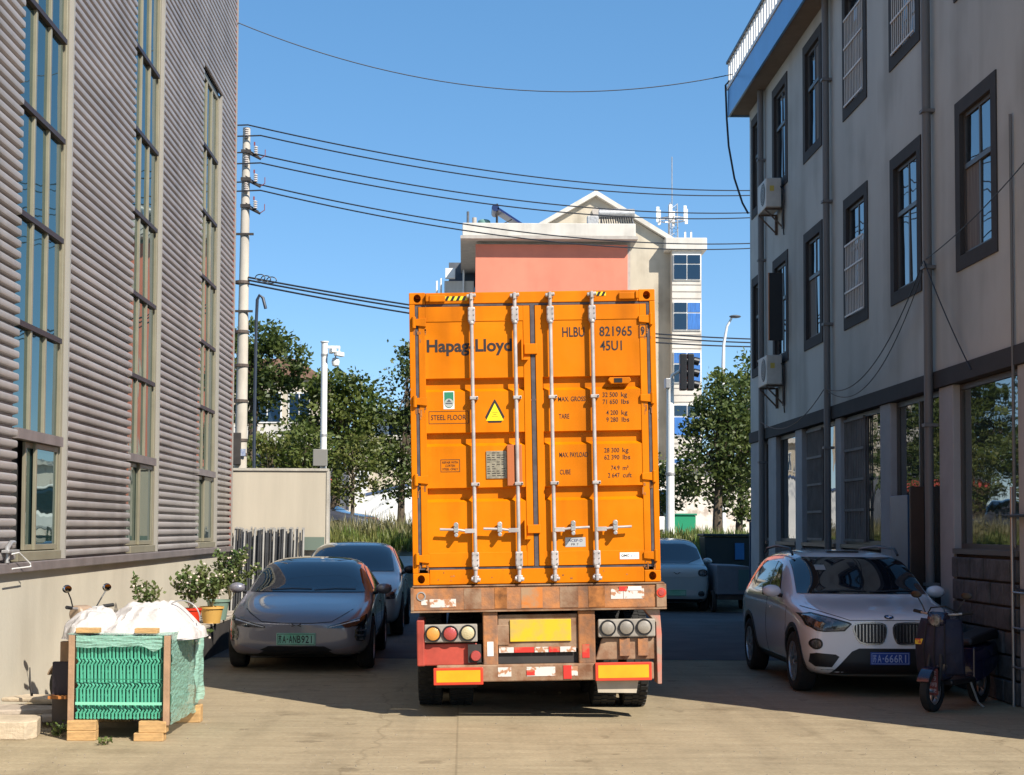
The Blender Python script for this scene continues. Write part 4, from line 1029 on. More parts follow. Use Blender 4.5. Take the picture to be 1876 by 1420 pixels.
# --- grey sedan in front of the cream wall
def sedan():
    t = thing('sedan', 'dusky grey saloon car with slim headlamps and green number plate, nearest on the left', 'car', (-2.15, 19.35, 0))
    P = mat('dusky_grey_paint', (.19, .185, .215), .3, .25, coat=1.0)
    st = [(.03, .34, .62, .58, .63, .50), (.10, .22, .82, .64, .71, .64), (.32, .18, .915, .73, .805, .72), (.85, .17, .945, .82, .90, .73), (1.30, .17, .95, .885, .965, .80),
          (1.62, .17, .95, .905, 1.13, .785), (2.22, .17, .95, .925, 1.395, .70), (2.85, .17, .95, .94, 1.46, .67), (3.5, .17, .95, .96, 1.41, .65), (4.25, .19, .94, .98, 1.14, .60), (4.72, .25, .90, .95, 1.03, .62), (4.88, .40, .78, .86, .93, .55)]
    WH = [(.92, .345, .385, .95), (3.90, .345, .385, .95)]
    b, v = car_body(t, st, P, WH)
    for yy in (.92, 3.90):
        for s in (-1, 1): car_wheel(t, s * .845, yy, .345, .225, s)
    patch(v, [(-.785, .985), (.785, .985), (.765, 1.06), (.665, 1.335), (.52, 1.385), (-.52, 1.385), (-.665, 1.335), (-.765, 1.06)], 'F', M_carglass, 'windscreen', t, off=.007, res=.03)
    patch(v, [(-.50, 2.32), (.50, 2.32), (.52, 3.6), (-.52, 3.6)], 'T', M_carglass, 'glass_roof', t, res=.12, round_=1)
    for vw in 'LR':
        patch(v, [(1.98, 1.01), (2.22, 1.20), (2.5, 1.30), (2.75, 1.335), (2.75, .985)], vw, M_carglass, 'side_window', t, off=.006, res=.04)
        patch(v, [(2.80, .985), (2.80, 1.335), (3.3, 1.305), (3.95, 1.09), (3.9, 1.01)], vw, M_carglass, 'side_window', t, off=.006, res=.04)
        seam(v, [(1.45, .30), (1.40, .6), (1.42, .82)], vw, 'door_gap', t); seam(v, [(2.78, .28), (2.78, .97)], vw, 'door_gap', t)
        patch(v, [(.40, .30), (1.4, .20), (3.4, .20), (3.4, .29), (1.4, .29)], vw, M_black, 'side_skirt', t, off=.003, res=.1) if False else None
        patch(v, [(2.45, .80), (2.66, .80), (2.66, .83), (2.45, .83)], vw, M_black, 'door_handle', t, off=.006)
    for xa, xb in ((.10, .66), (-.50, .06)): seam(v, [(xa, 1.012), ((xa + xb) / 2, 1.030), (xb, 1.024)], 'F', 'wiper', t, .014, M_black).location = (0, -.02, .004)
    # slim lamp line, stacked lamp units, bonnet gap, bumper insets
    seam(v, [(-.70, .80), (-.45, .655), (-.2, .637), (.2, .637), (.45, .655), (.70, .80)], 'F', 'bonnet_gap', t, .009)
    for f in (lambda p: p, mir):
        patch(v, f([(-.875, .74), (-.80, .70), (-.40, .60), (-.40, .575), (-.66, .585), (-.72, .60), (-.88, .60)]), 'F', M_lensd, 'headlamp', t, off=.006, res=.03)
        patch(v, f([(-.80, .680), (-.42, .592), (-.42, .583), (-.80, .664)]), 'F', mat('lamp_strip', (.5, .5, .52), .2), 'lamp_strip', t, off=.009, res=.03)
        patch(v, f([(-.89, .60), (-.755, .60), (-.74, .42), (-.87, .40)]), 'F', M_lensd, 'lamp_unit', t, off=.006, res=.03, round_=1)
        for z in (.545, .485, .43): patch(v, f([(-.865, z + .012), (-.765, z + .012), (-.765, z - .012), (-.865, z - .012)]), 'F', M_lens, 'lamp_cell', t, off=.012, res=.03)
        patch(v, f([(-.83, .345), (-.76, .36), (-.42, .285), (-.50, .24), (-.80, .235)]), 'F', mat('light_bumper_inset', (.24, .20, .22), .35, .4, coat=.6), 'bumper_inset', t, off=.006, res=.04)
    patch(v, [(-.52, .27), (-.36, .345), (.36, .345), (.52, .27), (.50, .235), (-.50, .235)], 'F', M_black, 'lower_grille', t, off=.004, res=.05)
    patch(v, [(-.70, .235), (.70, .235), (.66, .20), (-.66, .20)], 'F', M_black, 'chin_spoiler', t, off=.006, res=.05)
    for k in (-1, 1):
        for sx in (-1, 1): patch(v, [(sx * .012, .612), (sx * .060, .612 + k * .020), (sx * .060, .612 + k * .008), (sx * .022, .612)], 'F', M_seam, 'emblem', t, off=.006, res=.02)
    plate(t, v, 0, .435, .50, .155, M_gplate, '苏A·ANB921', M_ink, border=M_ink)
    for s in (-1, 1): mirror(t, s * .90, 1.78, 1.02, s, P)
    return t
sedan()

# --- silver hatchback behind it
def hatch():
    t = thing('hatchback', 'pale silver grey car with a wide blue reflecting windscreen, parked behind the dusky saloon', 'car', (-2.02, 25.55, 0))
    P = mat('silver_grey_paint', (.50, .54, .55), .3, .15, coat=1.0)
    st = [(.03, .36, .62, .66, .72, .5), (.10, .26, .82, .74, .81, .66), (.35, .20, .93, .84, .92, .74), (.85, .19, .955, .95, 1.03, .75), (1.18, .19, .96, 1.0, 1.09, .75),
          (1.5, .19, .96, 1.02, 1.27, .77), (2.1, .19, .96, 1.04, 1.56, .71), (2.7, .19, .96, 1.05, 1.635, .68), (3.5, .19, .95, 1.06, 1.57, .65), (4.25, .22, .94, 1.08, 1.28, .6), (4.65, .30, .88, 1.02, 1.10, .6), (4.76, .45, .76, .9, .98, .5)]
    WH = [(.90, .36, .40, .96), (3.80, .36, .40, .96)]
    b, v = car_body(t, st, P, WH)
    for yy in (.90, 3.80):
        for s in (-1, 1): car_wheel(t, s * .855, yy, .36, .235, s)
    patch(v, [(-.78, 1.10), (.78, 1.10), (.68, 1.48), (.52, 1.55), (-.52, 1.55), (-.68, 1.48)], 'F', M_carglass, 'windscreen', t, off=.007, res=.03)
    for vw in 'LR':
        patch(v, [(1.88, 1.13), (2.12, 1.36), (2.4, 1.47), (2.7, 1.50), (2.7, 1.10)], vw, M_carglass, 'side_window', t, off=.006, res=.04)
        patch(v, [(2.75, 1.10), (2.75, 1.50), (3.3, 1.46), (3.95, 1.22), (3.9, 1.14)], vw, M_carglass, 'side_window', t, off=.006, res=.04)
        seam(v, [(1.35, .34), (1.30, .7), (1.32, .94)], vw, 'door_gap', t); seam(v, [(2.73, .32), (2.73, 1.08)], vw, 'door_gap', t)
        patch(v, [(2.38, .90), (2.6, .90), (2.6, .93), (2.38, .93)], vw, M_black, 'door_handle', t, off=.006)
    for f in (lambda p: p, mir):
        patch(v, f([(-.87, .74), (-.80, .79), (-.50, .70), (-.52, .66), (-.84, .66)]), 'F', M_lens, 'headlamp', t, off=.006, res=.03)
    patch(v, [(-.55, .30), (.55, .30), (.48, .46), (-.48, .46)], 'F', M_black, 'lower_grille', t)
    for s in (-1, 1): mirror(t, s * .92, 1.66, 1.12, s, M_black)
hatch()

# --- small electric microvan behind the truck on the right
def microvan():
    t = thing('microvan', 'pale teal grey compact city car with rounded box shape half hidden by the orange container', 'car', (4.83, 34.05, 0))
    P = mat('teal_grey_paint', (.36, .42, .43), .35, .2, coat=.9)
    st = [(.02, .36, .62, .86, .93, .58), (.07, .24, .72, .94, 1.02, .66), (.20, .20, .75, 1.00, 1.07, .67), (.42, .19, .755, 1.03, 1.10, .67), (.62, .19, .755, 1.04, 1.22, .66), (.98, .19, .755, 1.05, 1.58, .60),
          (1.3, .19, .755, 1.05, 1.66, .59), (2.4, .19, .755, 1.05, 1.68, .59), (3.1, .20, .75, 1.05, 1.62, .58), (3.4, .26, .72, 1.0, 1.40, .55), (3.48, .4, .62, .9, 1.2, .5)]
    WH = [(.62, .29, .33, .755), (2.8, .29, .33, .755)]
    b, v = car_body(t, st, P, WH)
    for yy in (.62, 2.8):
        for s in (-1, 1): car_wheel(t, s * .665, yy, .29, .17, s)
    patch(v, [(-.64, 1.10), (.64, 1.10), (.57, 1.54), (-.57, 1.54)], 'F', M_carglass, 'windscreen', t, off=.007, res=.03, round_=1)
    for vw in 'LR':
        patch(v, [(1.02, 1.12), (1.2, 1.50), (1.75, 1.53), (1.75, 1.08)], vw, M_carglass, 'side_window', t, off=.006, res=.04); patch(v, [(1.82, 1.08), (1.82, 1.53), (2.8, 1.50), (2.95, 1.10)], vw, M_carglass, 'side_window', t, off=.006, res=.04)
        seam(v, [(.95, .4), (.96, .98)], vw, 'door_gap', t); seam(v, [(1.79, .36), (1.79, 1.06)], vw, 'door_gap', t)
    patch(v, [(-.70, .80), (.70, .80), (.70, .985), (-.70, .985)], 'F', mat('pale_fascia', (.45, .50, .51), .35, coat=.8), 'front_fascia', t, off=.005, res=.05, round_=1)
    for f in (lambda p: p, mir):
        patch(v, f([(-.70, .965), (-.50, .965), (-.47, .89), (-.50, .815), (-.70, .815)]), 'F', M_lensd, 'headlamp', t, off=.010, res=.03, round_=2)
        patch(v, f([(-.665, .935), (-.535, .935), (-.51, .89), (-.535, .845), (-.665, .845)]), 'F', M_lens, 'lamp_cell', t, off=.014, res=.03, round_=2)
        patch(v, f([(-.62, .48), (-.48, .48), (-.48, .36), (-.62, .36)]), 'F', M_lensd, 'fog_lamp', t, off=.008, res=.03, round_=2)
        patch(v, f([(-.008, .875), (-.06, .905), (-.09, .90), (-.05, .885), (-.02, .858), (-.008, .85)]), 'F', M_chrome, 'emblem', t, off=.010, res=.02)
    patch(v, [(-.48, .52), (.48, .52), (.44, .36), (-.44, .36)], 'F', mat('light_grille_panel', (.40, .42, .42), .4), 'grille_panel', t, off=.005, res=.05, round_=1)
    patch(v, [(-.62, .30), (.62, .30), (.60, .235), (-.60, .235)], 'F', M_black, 'lower_grille', t, off=.004)
    plate(t, v, -.02, .44, .46, .14, M_gplate, None, M_ink, border=M_ink)
    # illegible characters of the distant plate
    k = MB()
    for i in range(7): 
        x = -.205 + i * .056
        k.box(x, x + .036, .0, .0015, .40, .412); k.box(x, x + .009, .0, .0015, .412, .48); k.box(x + .02, x + .034, .0, .0015, .445, .48)
    for s in (-1, 1): mirror(t, s * .71, .98, 1.14, s, P)
    MB().lathe([(.15, -.012), (.175, 0), (.15, .012)], (.28, .0, .0), 'y', 8)
microvan()

# --- white compact SUV in the shade of the office
def suv():
    t = thing('suv', 'white sport utility car with roof rails and twin slatted grille by the office wall', 'car', (4.76, 16.80, 0))
    P = mat('white_car_paint', (.80, .81, .83), .25, coat=1.0)
    st = [(.03, .36, .66, .80, .88, .55), (.08, .26, .83, .845, .925, .66), (.30, .21, .90, .90, .985, .72), (.75, .20, .91, .975, 1.045, .73), (1.12, .20, .91, 1.02, 1.10, .74),
          (1.40, .20, .91, 1.04, 1.29, .765), (1.84, .20, .91, 1.055, 1.56, .725), (2.3, .20, .91, 1.07, 1.635, .705), (3.3, .20, .91, 1.08, 1.63, .69), (3.95, .22, .905, 1.08, 1.54, .66), (4.35, .30, .86, 1.02, 1.22, .58), (4.45, .45, .76, .92, 1.05, .52)]
    WH = [(.86, .345, .395, .91), (3.53, .345, .395, .91)]
    b, v = car_body(t, st, P, WH)
    for yy in (.86, 3.53):
        for s in (-1, 1): car_wheel(t, s * .80, yy, .345, .225, s, 7)
    patch(v, [(-.77, 1.115), (.77, 1.115), (.69, 1.49), (.56, 1.535), (-.56, 1.535), (-.69, 1.49)], 'F', M_carglass, 'windscreen', t, off=.007, res=.03)
    for vw in 'LR':
        patch(v, [(1.76, 1.14), (1.98, 1.34), (2.15, 1.44), (2.38, 1.47), (2.38, 1.12)], vw, M_carglass, 'side_window', t, off=.006, res=.04)
        patch(v, [(2.43, 1.12), (2.43, 1.475), (3.3, 1.465), (3.3, 1.13)], vw, M_carglass, 'side_window', t, off=.006, res=.04)
        patch(v, [(3.35, 1.14), (3.35, 1.46), (3.65, 1.42), (3.95, 1.2)], vw, M_carglass, 'side_window', t, off=.006, res=.04)
        seam(v, [(1.28, .34), (1.24, .7), (1.26, .96)], vw, 'door_gap', t); seam(v, [(2.40, .32), (2.40, 1.10)], vw, 'door_gap', t)
        patch(v, [(2.12, .90), (2.32, .90), (2.32, .93), (2.12, .93)], vw, P, 'door_handle', t, off=.014)
        # black wheel arch trims and sill
        for yy in (.86, 3.53):
            a = [R(-12 + 204 * k / 16) for k in range(17)]
            patch(v, [(yy + .455 * math.cos(q), .345 + .455 * math.sin(q)) for q in a] + [(yy + .400 * math.cos(q), .345 + .400 * math.sin(q)) for q in reversed(a)], vw, M_black, 'arch_trim', t, off=.006, res=.08)
        patch(v, [(1.34, .24), (3.05, .24), (3.05, .34), (1.34, .34)], vw, M_black, 'sill_trim', t, off=.006, res=.1)
    for s in (-1, 1):
        k = MB(); k.tube([(s * .655, 1.98, 1.565), (s * .655, 2.12, 1.64), (s * .65, 2.9, 1.665), (s * .635, 3.6, 1.625), (s * .63, 3.8, 1.56)], .017, 8); k.build('roof_rail', M_black, t, smooth=True)
    k = MB(); k.box(-.20, .20, 2.10, 2.22, 1.595, 1.612); k.build('roof_mark', M_black, t)
    for xa, xb in ((.08, .66), (-.56, .04)): seam(v, [(xa, 1.135), ((xa + xb) / 2, 1.152), (xb, 1.146)], 'F', 'wiper', t, .014, M_black).location = (0, -.02, .004)
    patch(v, [(-.05, 1.47), (.05, 1.47), (.03, 1.42), (-.03, 1.42)], 'F', M_seam, 'mirror_mount', t, off=.010, res=.04)
    patch(v, [(-.46, 1.44), (-.34, 1.44), (-.34, 1.38), (-.46, 1.38)], 'F', mat('pale_permit', (.35, .36, .34), .6), 'permit_sticker', t, off=.010, res=.04)
    # lamps
    for f in (lambda p: p, mir):
        patch(v, f([(-.885, .915), (-.80, .935), (-.45, .845), (-.42, .825), (-.50, .745), (-.72, .735), (-.80, .745), (-.875, .80)]), 'F', M_black, 'headlamp_surround', t, off=.005, res=.03)
        patch(v, f([(-.868, .905), (-.79, .918), (-.47, .832), (-.445, .82), (-.515, .757), (-.72, .748), (-.79, .757), (-.860, .805)]), 'F', M_lens, 'headlamp', t, off=.009, res=.03)
        for cx, cz in ((-.74, .815), (-.60, .80)):
            patch(v, f([(cx + .042 * math.cos(2 * PI * k / 14), cz + .042 * math.sin(2 * PI * k / 14)) for k in range(14)]), 'F', M_lensd, 'lamp_projector', t, off=.013, res=.03)
        patch(v, f([(-.80 + .062 * math.cos(2 * PI * k / 18), .60 + .062 * math.sin(2 * PI * k / 18)) for k in range(18)]), 'F', M_black, 'fog_lamp_ring', t, off=.006, res=.03)
        patch(v, f([(-.80 + .044 * math.cos(2 * PI * k / 18), .60 + .044 * math.sin(2 * PI * k / 18)) for k in range(18)]), 'F', M_lens, 'fog_lamp', t, off=.011, res=.03)
        patch(v, f([(-.85, .485), (-.80, .50), (-.60, .485), (-.56, .46), (-.64, .345), (-.80, .345), (-.85, .39)]), 'F', M_black, 'side_intake', t, off=.005, res=.03)
        # kidney grille with chrome surround and slats
        K = [(-.425, .80), (-.36, .850), (-.10, .850), (-.03, .815), (-.035, .70), (-.07, .615), (-.12, .595), (-.31, .60), (-.375, .66)]
        Ki = [(-.405, .798), (-.355, .832), (-.105, .832), (-.045, .805), (-.05, .70), (-.082, .628), (-.122, .612), (-.305, .616), (-.358, .668)]
        patch(v, f(K), 'F', M_chrome2, 'grille_surround', t, off=.008, res=.04, round_=1)
        gr_ = patch(v, f(Ki), 'F', M_black, 'grille', t, off=.013, res=.04, round_=1)
        for k in range(9):
            x = -.372 + k * .0372; zl = .628 if x > -.31 else .628 + (-.31 - x) * 1.1
            patch(v, f([(x - .006, zl), (x + .006, zl), (x + .006, .822), (x - .006, .822)]), 'F', M_chrome2, 'grille_slat', gr_, off=.018, res=.05)
    patch(v, [(-.74, .25), (-.66, .26), (-.42, .52), (-.34, .555), (.34, .555), (.42, .52), (.66, .26), (.74, .25), (.72, .215), (-.72, .215)], 'F', M_black, 'lower_grille', t, off=.005, res=.05)
    patch(v, [(-.86, .315), (.86, .315), (.80, .20), (-.80, .20)], 'F', M_black, 'chin_trim', t, off=.003, res=.06)
    patch(v, [(.052 * math.cos(2 * PI * k / 24), .900 + .020 * math.sin(2 * PI * k / 24)) for k in range(24)], 'F', M_black, 'roundel', t, off=.006, res=.03)
    for a0, m_ in ((0, M_white), (1, mat('roundel_blue', (.02, .15, .45), .4)), (2, M_white), (3, MATS['roundel_blue'])):
        patch(v, [(0, .900)] + [(.034 * math.cos(PI / 2 * a0 + PI / 2 * k / 6), .900 + .013 * math.sin(PI / 2 * a0 + PI / 2 * k / 6)) for k in range(7)], 'F', m_, 'roundel_quarter', t, off=.009, res=.03)
    seam(v, [(-.83, .99), (-.66, .935), (-.44, .865), (-.1, .868), (.1, .868), (.44, .865), (.66, .935), (.83, .99)], 'F', 'bonnet_gap', t, .007)
    plate(t, v, .0, .445, .44, .14, M_bplate, '苏A·666R1', mat('plate_white_print', (.35, .42, .62), .5), border=MATS['plate_white_print'])
    for s in (-1, 1): mirror(t, s * .87, 1.58, 1.13, s, P)
suv()

# --- dark car beyond the verge
def far_car():
    t = thing('parked_car', 'dark blue grey car on the raised road beyond the grass verge, left background', 'car', (-2.75, 46.3, 1.40), R(74))
    P = mat('dark_blue_grey_paint', (.07, .075, .10), .3, .2, coat=1.0)
    st = [(.03, .36, .6, .66, .72, .5), (.10, .24, .8, .74, .81, .66), (.4, .2, .89, .82, .90, .72), (1.1, .19, .90, .92, 1.0, .73), (1.45, .19, .9, .95, 1.2, .68), (2.0, .19, .9, .96, 1.43, .6), (2.8, .19, .9, .97, 1.46, .58), (3.5, .2, .9, .98, 1.3, .58), (4.2, .24, .87, .96, 1.05, .6), (4.45, .4, .76, .86, .95, .5)]
    b, v = car_body(t, st, P, [(.9, .33, .37, .9), (3.5, .33, .37, .9)])
    for yy in (.9, 3.5):
        for s in (-1, 1): car_wheel(t, s * .8, yy, .33, .21, s)
    patch(v, [(-.70, 1.03), (.70, 1.03), (.56, 1.38), (-.56, 1.38)], 'F', M_carglass, 'windscreen', t, off=.007, res=.03)
    for vw in 'LR':
        patch(v, [(1.6, 1.04), (2.1, 1.34), (2.6, 1.36), (2.6, 1.02)], vw, M_carglass, 'side_window', t); patch(v, [(2.66, 1.02), (2.66, 1.36), (3.2, 1.30), (3.6, 1.06)], vw, M_carglass, 'side_window', t)
    for f in (lambda p: p, mir): patch(v, f([(-.82, .76), (-.5, .68), (-.52, .6), (-.8, .62)]), 'F', M_lens, 'headlamp', t)
far_car()
# ------------------------------------------------------------------ bundle of green fence panels in the left foreground
M_green = mat('green_coated_wire', (.075, .36, .235), .45, coat=.3, var=.08, vscale=6)
M_card = mat('brown_cardboard', (.36, .22, .13), .85, var=.15, vscale=5, bump=.2)
FB = thing('fence_panel_bundle', 'wrapped bundle of green folded wire fence panels standing on timber blocks', 'fence panels', (-3.02, 13.22, 0))
X0, X1, BY0, BY1, BZ0, BZ1 = -.40, .415, .0, 1.38, .185, .915
prof = [(0, .0), (0, .05), (.018, .075), (0, .10), (0, .26), (.020, .29), (0, .32), (0, .47), (.020, .50), (0, .53), (0, .62), (.018, .65), (0, .68), (0, .73)]
pm = MB()
ny = 24
for j in range(ny + 1):
    y = .03 + (BY1 - .06) * j / ny
    pm.tube([(x, y, z) for x, z in prof], .0085 if j else .011, 4 if j else 6)
for z in (.012, .05, .10, .26, .32, .47, .53, .62, .68, .72):
    pm.tube([(-.006, .015, z), (-.006, BY1 - .015, z)], .005, 4)
pme = pm.mesh('fence_panel', M_green, smooth=True)
npan = 24
for i in range(npan):
    o = link('fence_panel', pme, FB, loc=(X0 + .035 + (X1 - X0 - .09) * i / (npan - 1), rnd.uniform(-.006, .006), BZ0 + rnd.uniform(-.004, .004)))
b = MB(); b.box(X0 + .03, X1 - .03, -.012, -.006, BZ0 + .125, BZ0 + .150); b.build('binding_strap', mat('pale_green_strap', (.22, .58, .40), .4), FB)
b = MB(); b.box(X0 + .03, X1 - .03, -.010, -.006, BZ0 + .345, BZ0 + .352); b.build('binding_strap', mat('dark_green_strap', (.02, .16, .09), .5), FB)
for (xa, xb) in ((X0 - .035, X0 + .018), (X1 - .016, X1 + .034)):
    b = MB(); b.box(xa, xb, -.022, .0, BZ0 - .05, BZ1 + .0); b.box(*((xa, xa + .012) if xa < 0 else (xb - .012, xb)), .0, .05, BZ0 - .05, BZ1); b.build('corner_board', M_card, FB, bevel=.004)
# stretch film down the right side and over the top edge, crumpled
def film_material():
    m = bpy.data.materials.new('stretch_film'); n, l = nodes_of(m); p = n['Principled BSDF']
    p.inputs['Base Color'].default_value = (.30, .52, .42, 1); p.inputs['Roughness'].default_value = .22; p.inputs['Alpha'].default_value = .72
    tc = n.new('ShaderNodeTexCoord'); mp = n.new('ShaderNodeMapping'); mp.inputs['Scale'].default_value = (1, 2.0, 7); mp.inputs['Rotation'].default_value = (R(20), 0, 0); l.new(tc.outputs['Object'], mp.inputs[0])
    z = n.new('ShaderNodeTexNoise'); z.inputs['Scale'].default_value = 6; z.inputs['Detail'].default_value = 6; l.new(mp.outputs[0], z.inputs['Vector'])
    b = n.new('ShaderNodeBump'); b.inputs['Strength'].default_value = .9; b.inputs['Distance'].default_value = .03; l.new(z.outputs['Fac'], b.inputs['Height']); l.new(b.outputs[0], p.inputs['Normal'])
    return m
M_film = film_material()
def wavy(name, fn, nu, nv, m, parent, smooth=True):
    b = MB()
    for i in range(nu + 1):
        for j in range(nv + 1): b.v.append(Vector(fn(i / nu, j / nv)))
    for i in range(nu):
        for j in range(nv): b.f.append((i * (nv + 1) + j, (i + 1) * (nv + 1) + j, (i + 1) * (nv + 1) + j + 1, i * (nv + 1) + j + 1))
    return b.build(name, m, parent, smooth=smooth)
def N(x, y, z=0.0, s=1.0): return noise.noise(Vector((x * s, y * s, z)))
wavy('stretch_film', lambda u, v: (X1 + .045 + .014 * N(u * 4, v * 9 + u * 5, 1) + .01 * N(u * 13, v * 30, 2), BY0 + .02 + (BY1 - .02) * u, BZ0 - .05 + (BZ1 - BZ0 + .07) * v - (.05 * (1 - v) * abs(N(u * 3, 2, 5)))), 30, 40, M_film, FB)
wavy('stretch_film', lambda u, v: (X0 + .03 + (X1 - X0 - .06) * u, -.02 + .006 * N(u * 6, v * 6, 3), BZ1 - .10 * (1 - v) * (1 + .8 * N(u * 5, 7)) + .012 * N(u * 9, v * 4)), 30, 10, M_film, FB)
wavy('stretch_film', lambda u, v: (X0 - .05 + (X1 - X0 + .09) * u, -.02 + (BY1 + .03) * v, BZ1 + .01 + .012 * N(u * 6, v * 9, 4)), 20, 24, M_film, FB)
for xa in (X0 + .02, X1 - .28): MB().box(xa, xa + .20, .0, .11, BZ1 + .018, BZ1 + .062).build('batten', M_wood, FB, bevel=.004)
# timber blocks carrying the bundle
def block(x, y, w, d, h, label, split=None):
    t = MB().box(-w / 2, w / 2, 0, d, 0, h)
    o = t.build('timber_block', M_wood, bevel=.006); o.location = (x, y, 0); tag(o, label, 'timber block', 'timber blocks under the fence panels')
block(-3.33, 13.19, .25, .12, .087, 'fresh yellow timber block under the left front corner of the green bundle, lower of two')
o = block(-3.33, 13.19, .25, .12, .087, 'x'); 
bpy.data.objects['timber_block.001'].location.z = .088; bpy.data.objects['timber_block.001']['label'] = 'fresh yellow timber block under the left front corner of the green bundle, upper of two'
block(-2.74, 13.18, .26, .14, .07, 'weathered grey timber block on the ground under the right front corner of the green bundle')
block(-2.71, 13.19, .24, .13, .100, 'x'); bpy.data.objects['timber_block.003'].location.z = .071; bpy.data.objects['timber_block.003']['label'] = 'chipped timber block on top of the grey one, right front corner of the green bundle'
block(-2.66, 14.45, .30, .14, .165, 'timber block under the right rear corner of the green bundle')
block(-3.33, 14.45, .30, .14, .165, 'timber block under the hidden left rear corner of the green bundle')
# white crumpled sacks on top
M_tarp = mat('white_woven_plastic', (.50, .465, .44), .65, var=.08, vscale=5, bump=1.0, bscale=14)
def heap(name, label, cat, cx, cy, z0, rx, ry, h, seed, crown):
    def fn(u, v):
        a = 2 * PI * u; r = v
        x = rx * r * math.cos(a); y = ry * r * math.sin(a)
        n1 = N(x * 3.1, y * 3.1, seed); n2 = abs(N(x * 5 - y * 2 + n1, y * 3, seed + 3)); n3 = abs(N(x * 11 + n1 * 2, y * 5, seed + 6))
        z = h * max(0, 1 - r ** 2.6) * crown(x / rx, y / ry) + .10 * n1 * (1 - r ** 4) - .10 * n2 - .045 * n3
        if r > .93: z -= (r - .93) * 2.0
        k = 1 + .10 * N(math.cos(a) * 2, math.sin(a) * 2, seed + 9)
        return (cx + x * k, cy + y * k, max(z0 - .09, z0 + z))
    o = wavy(name, fn, 90, 30, M_tarp, None); return tag(o, label, cat)
heap('white_sack', 'large crumpled white plastic sack heaped over the middle of the green bundle', 'sack', -2.98, 13.95, .955, .60, .64, .27, 1.3, lambda a, b: .80 + .55 * a - .7 * a * a)
heap('white_sack', 'smaller white plastic sack slumped over the left end of the green bundle', 'sack', -3.36, 13.75, .955, .27, .48, .19, 5.1, lambda a, b: 1.0)
heap('white_sack', 'flat white plastic sheet hanging over the right end of the green bundle', 'sheet', -2.70, 14.0, .945, .32, .55, .09, 9.7, lambda a, b: 1.1 - .4 * a)
o = MB().tube([(-2.60 + .17 * math.cos(R(a)), 13.9, 1.02 + .17 * math.sin(R(a))) for a in range(-5, 200, 12)], .006, 6).build('wire_hoop', M_galv, smooth=True)
tag(o, 'thin bare wire hoop arching above the right end of the white sacks', 'wire hoop')
o = wavy('loose_film', lambda u, v: (-2.545 + .05 * u + .03 * N(v * 4, u * 3, 2), 14.35 + .16 * u, .93 - .72 * v + .05 * N(u * 2, v * 3, 8)), 6, 26, M_film, None); tag(o, 'loose flap of clear plastic film hanging from the rear right corner of the green bundle', 'plastic film')

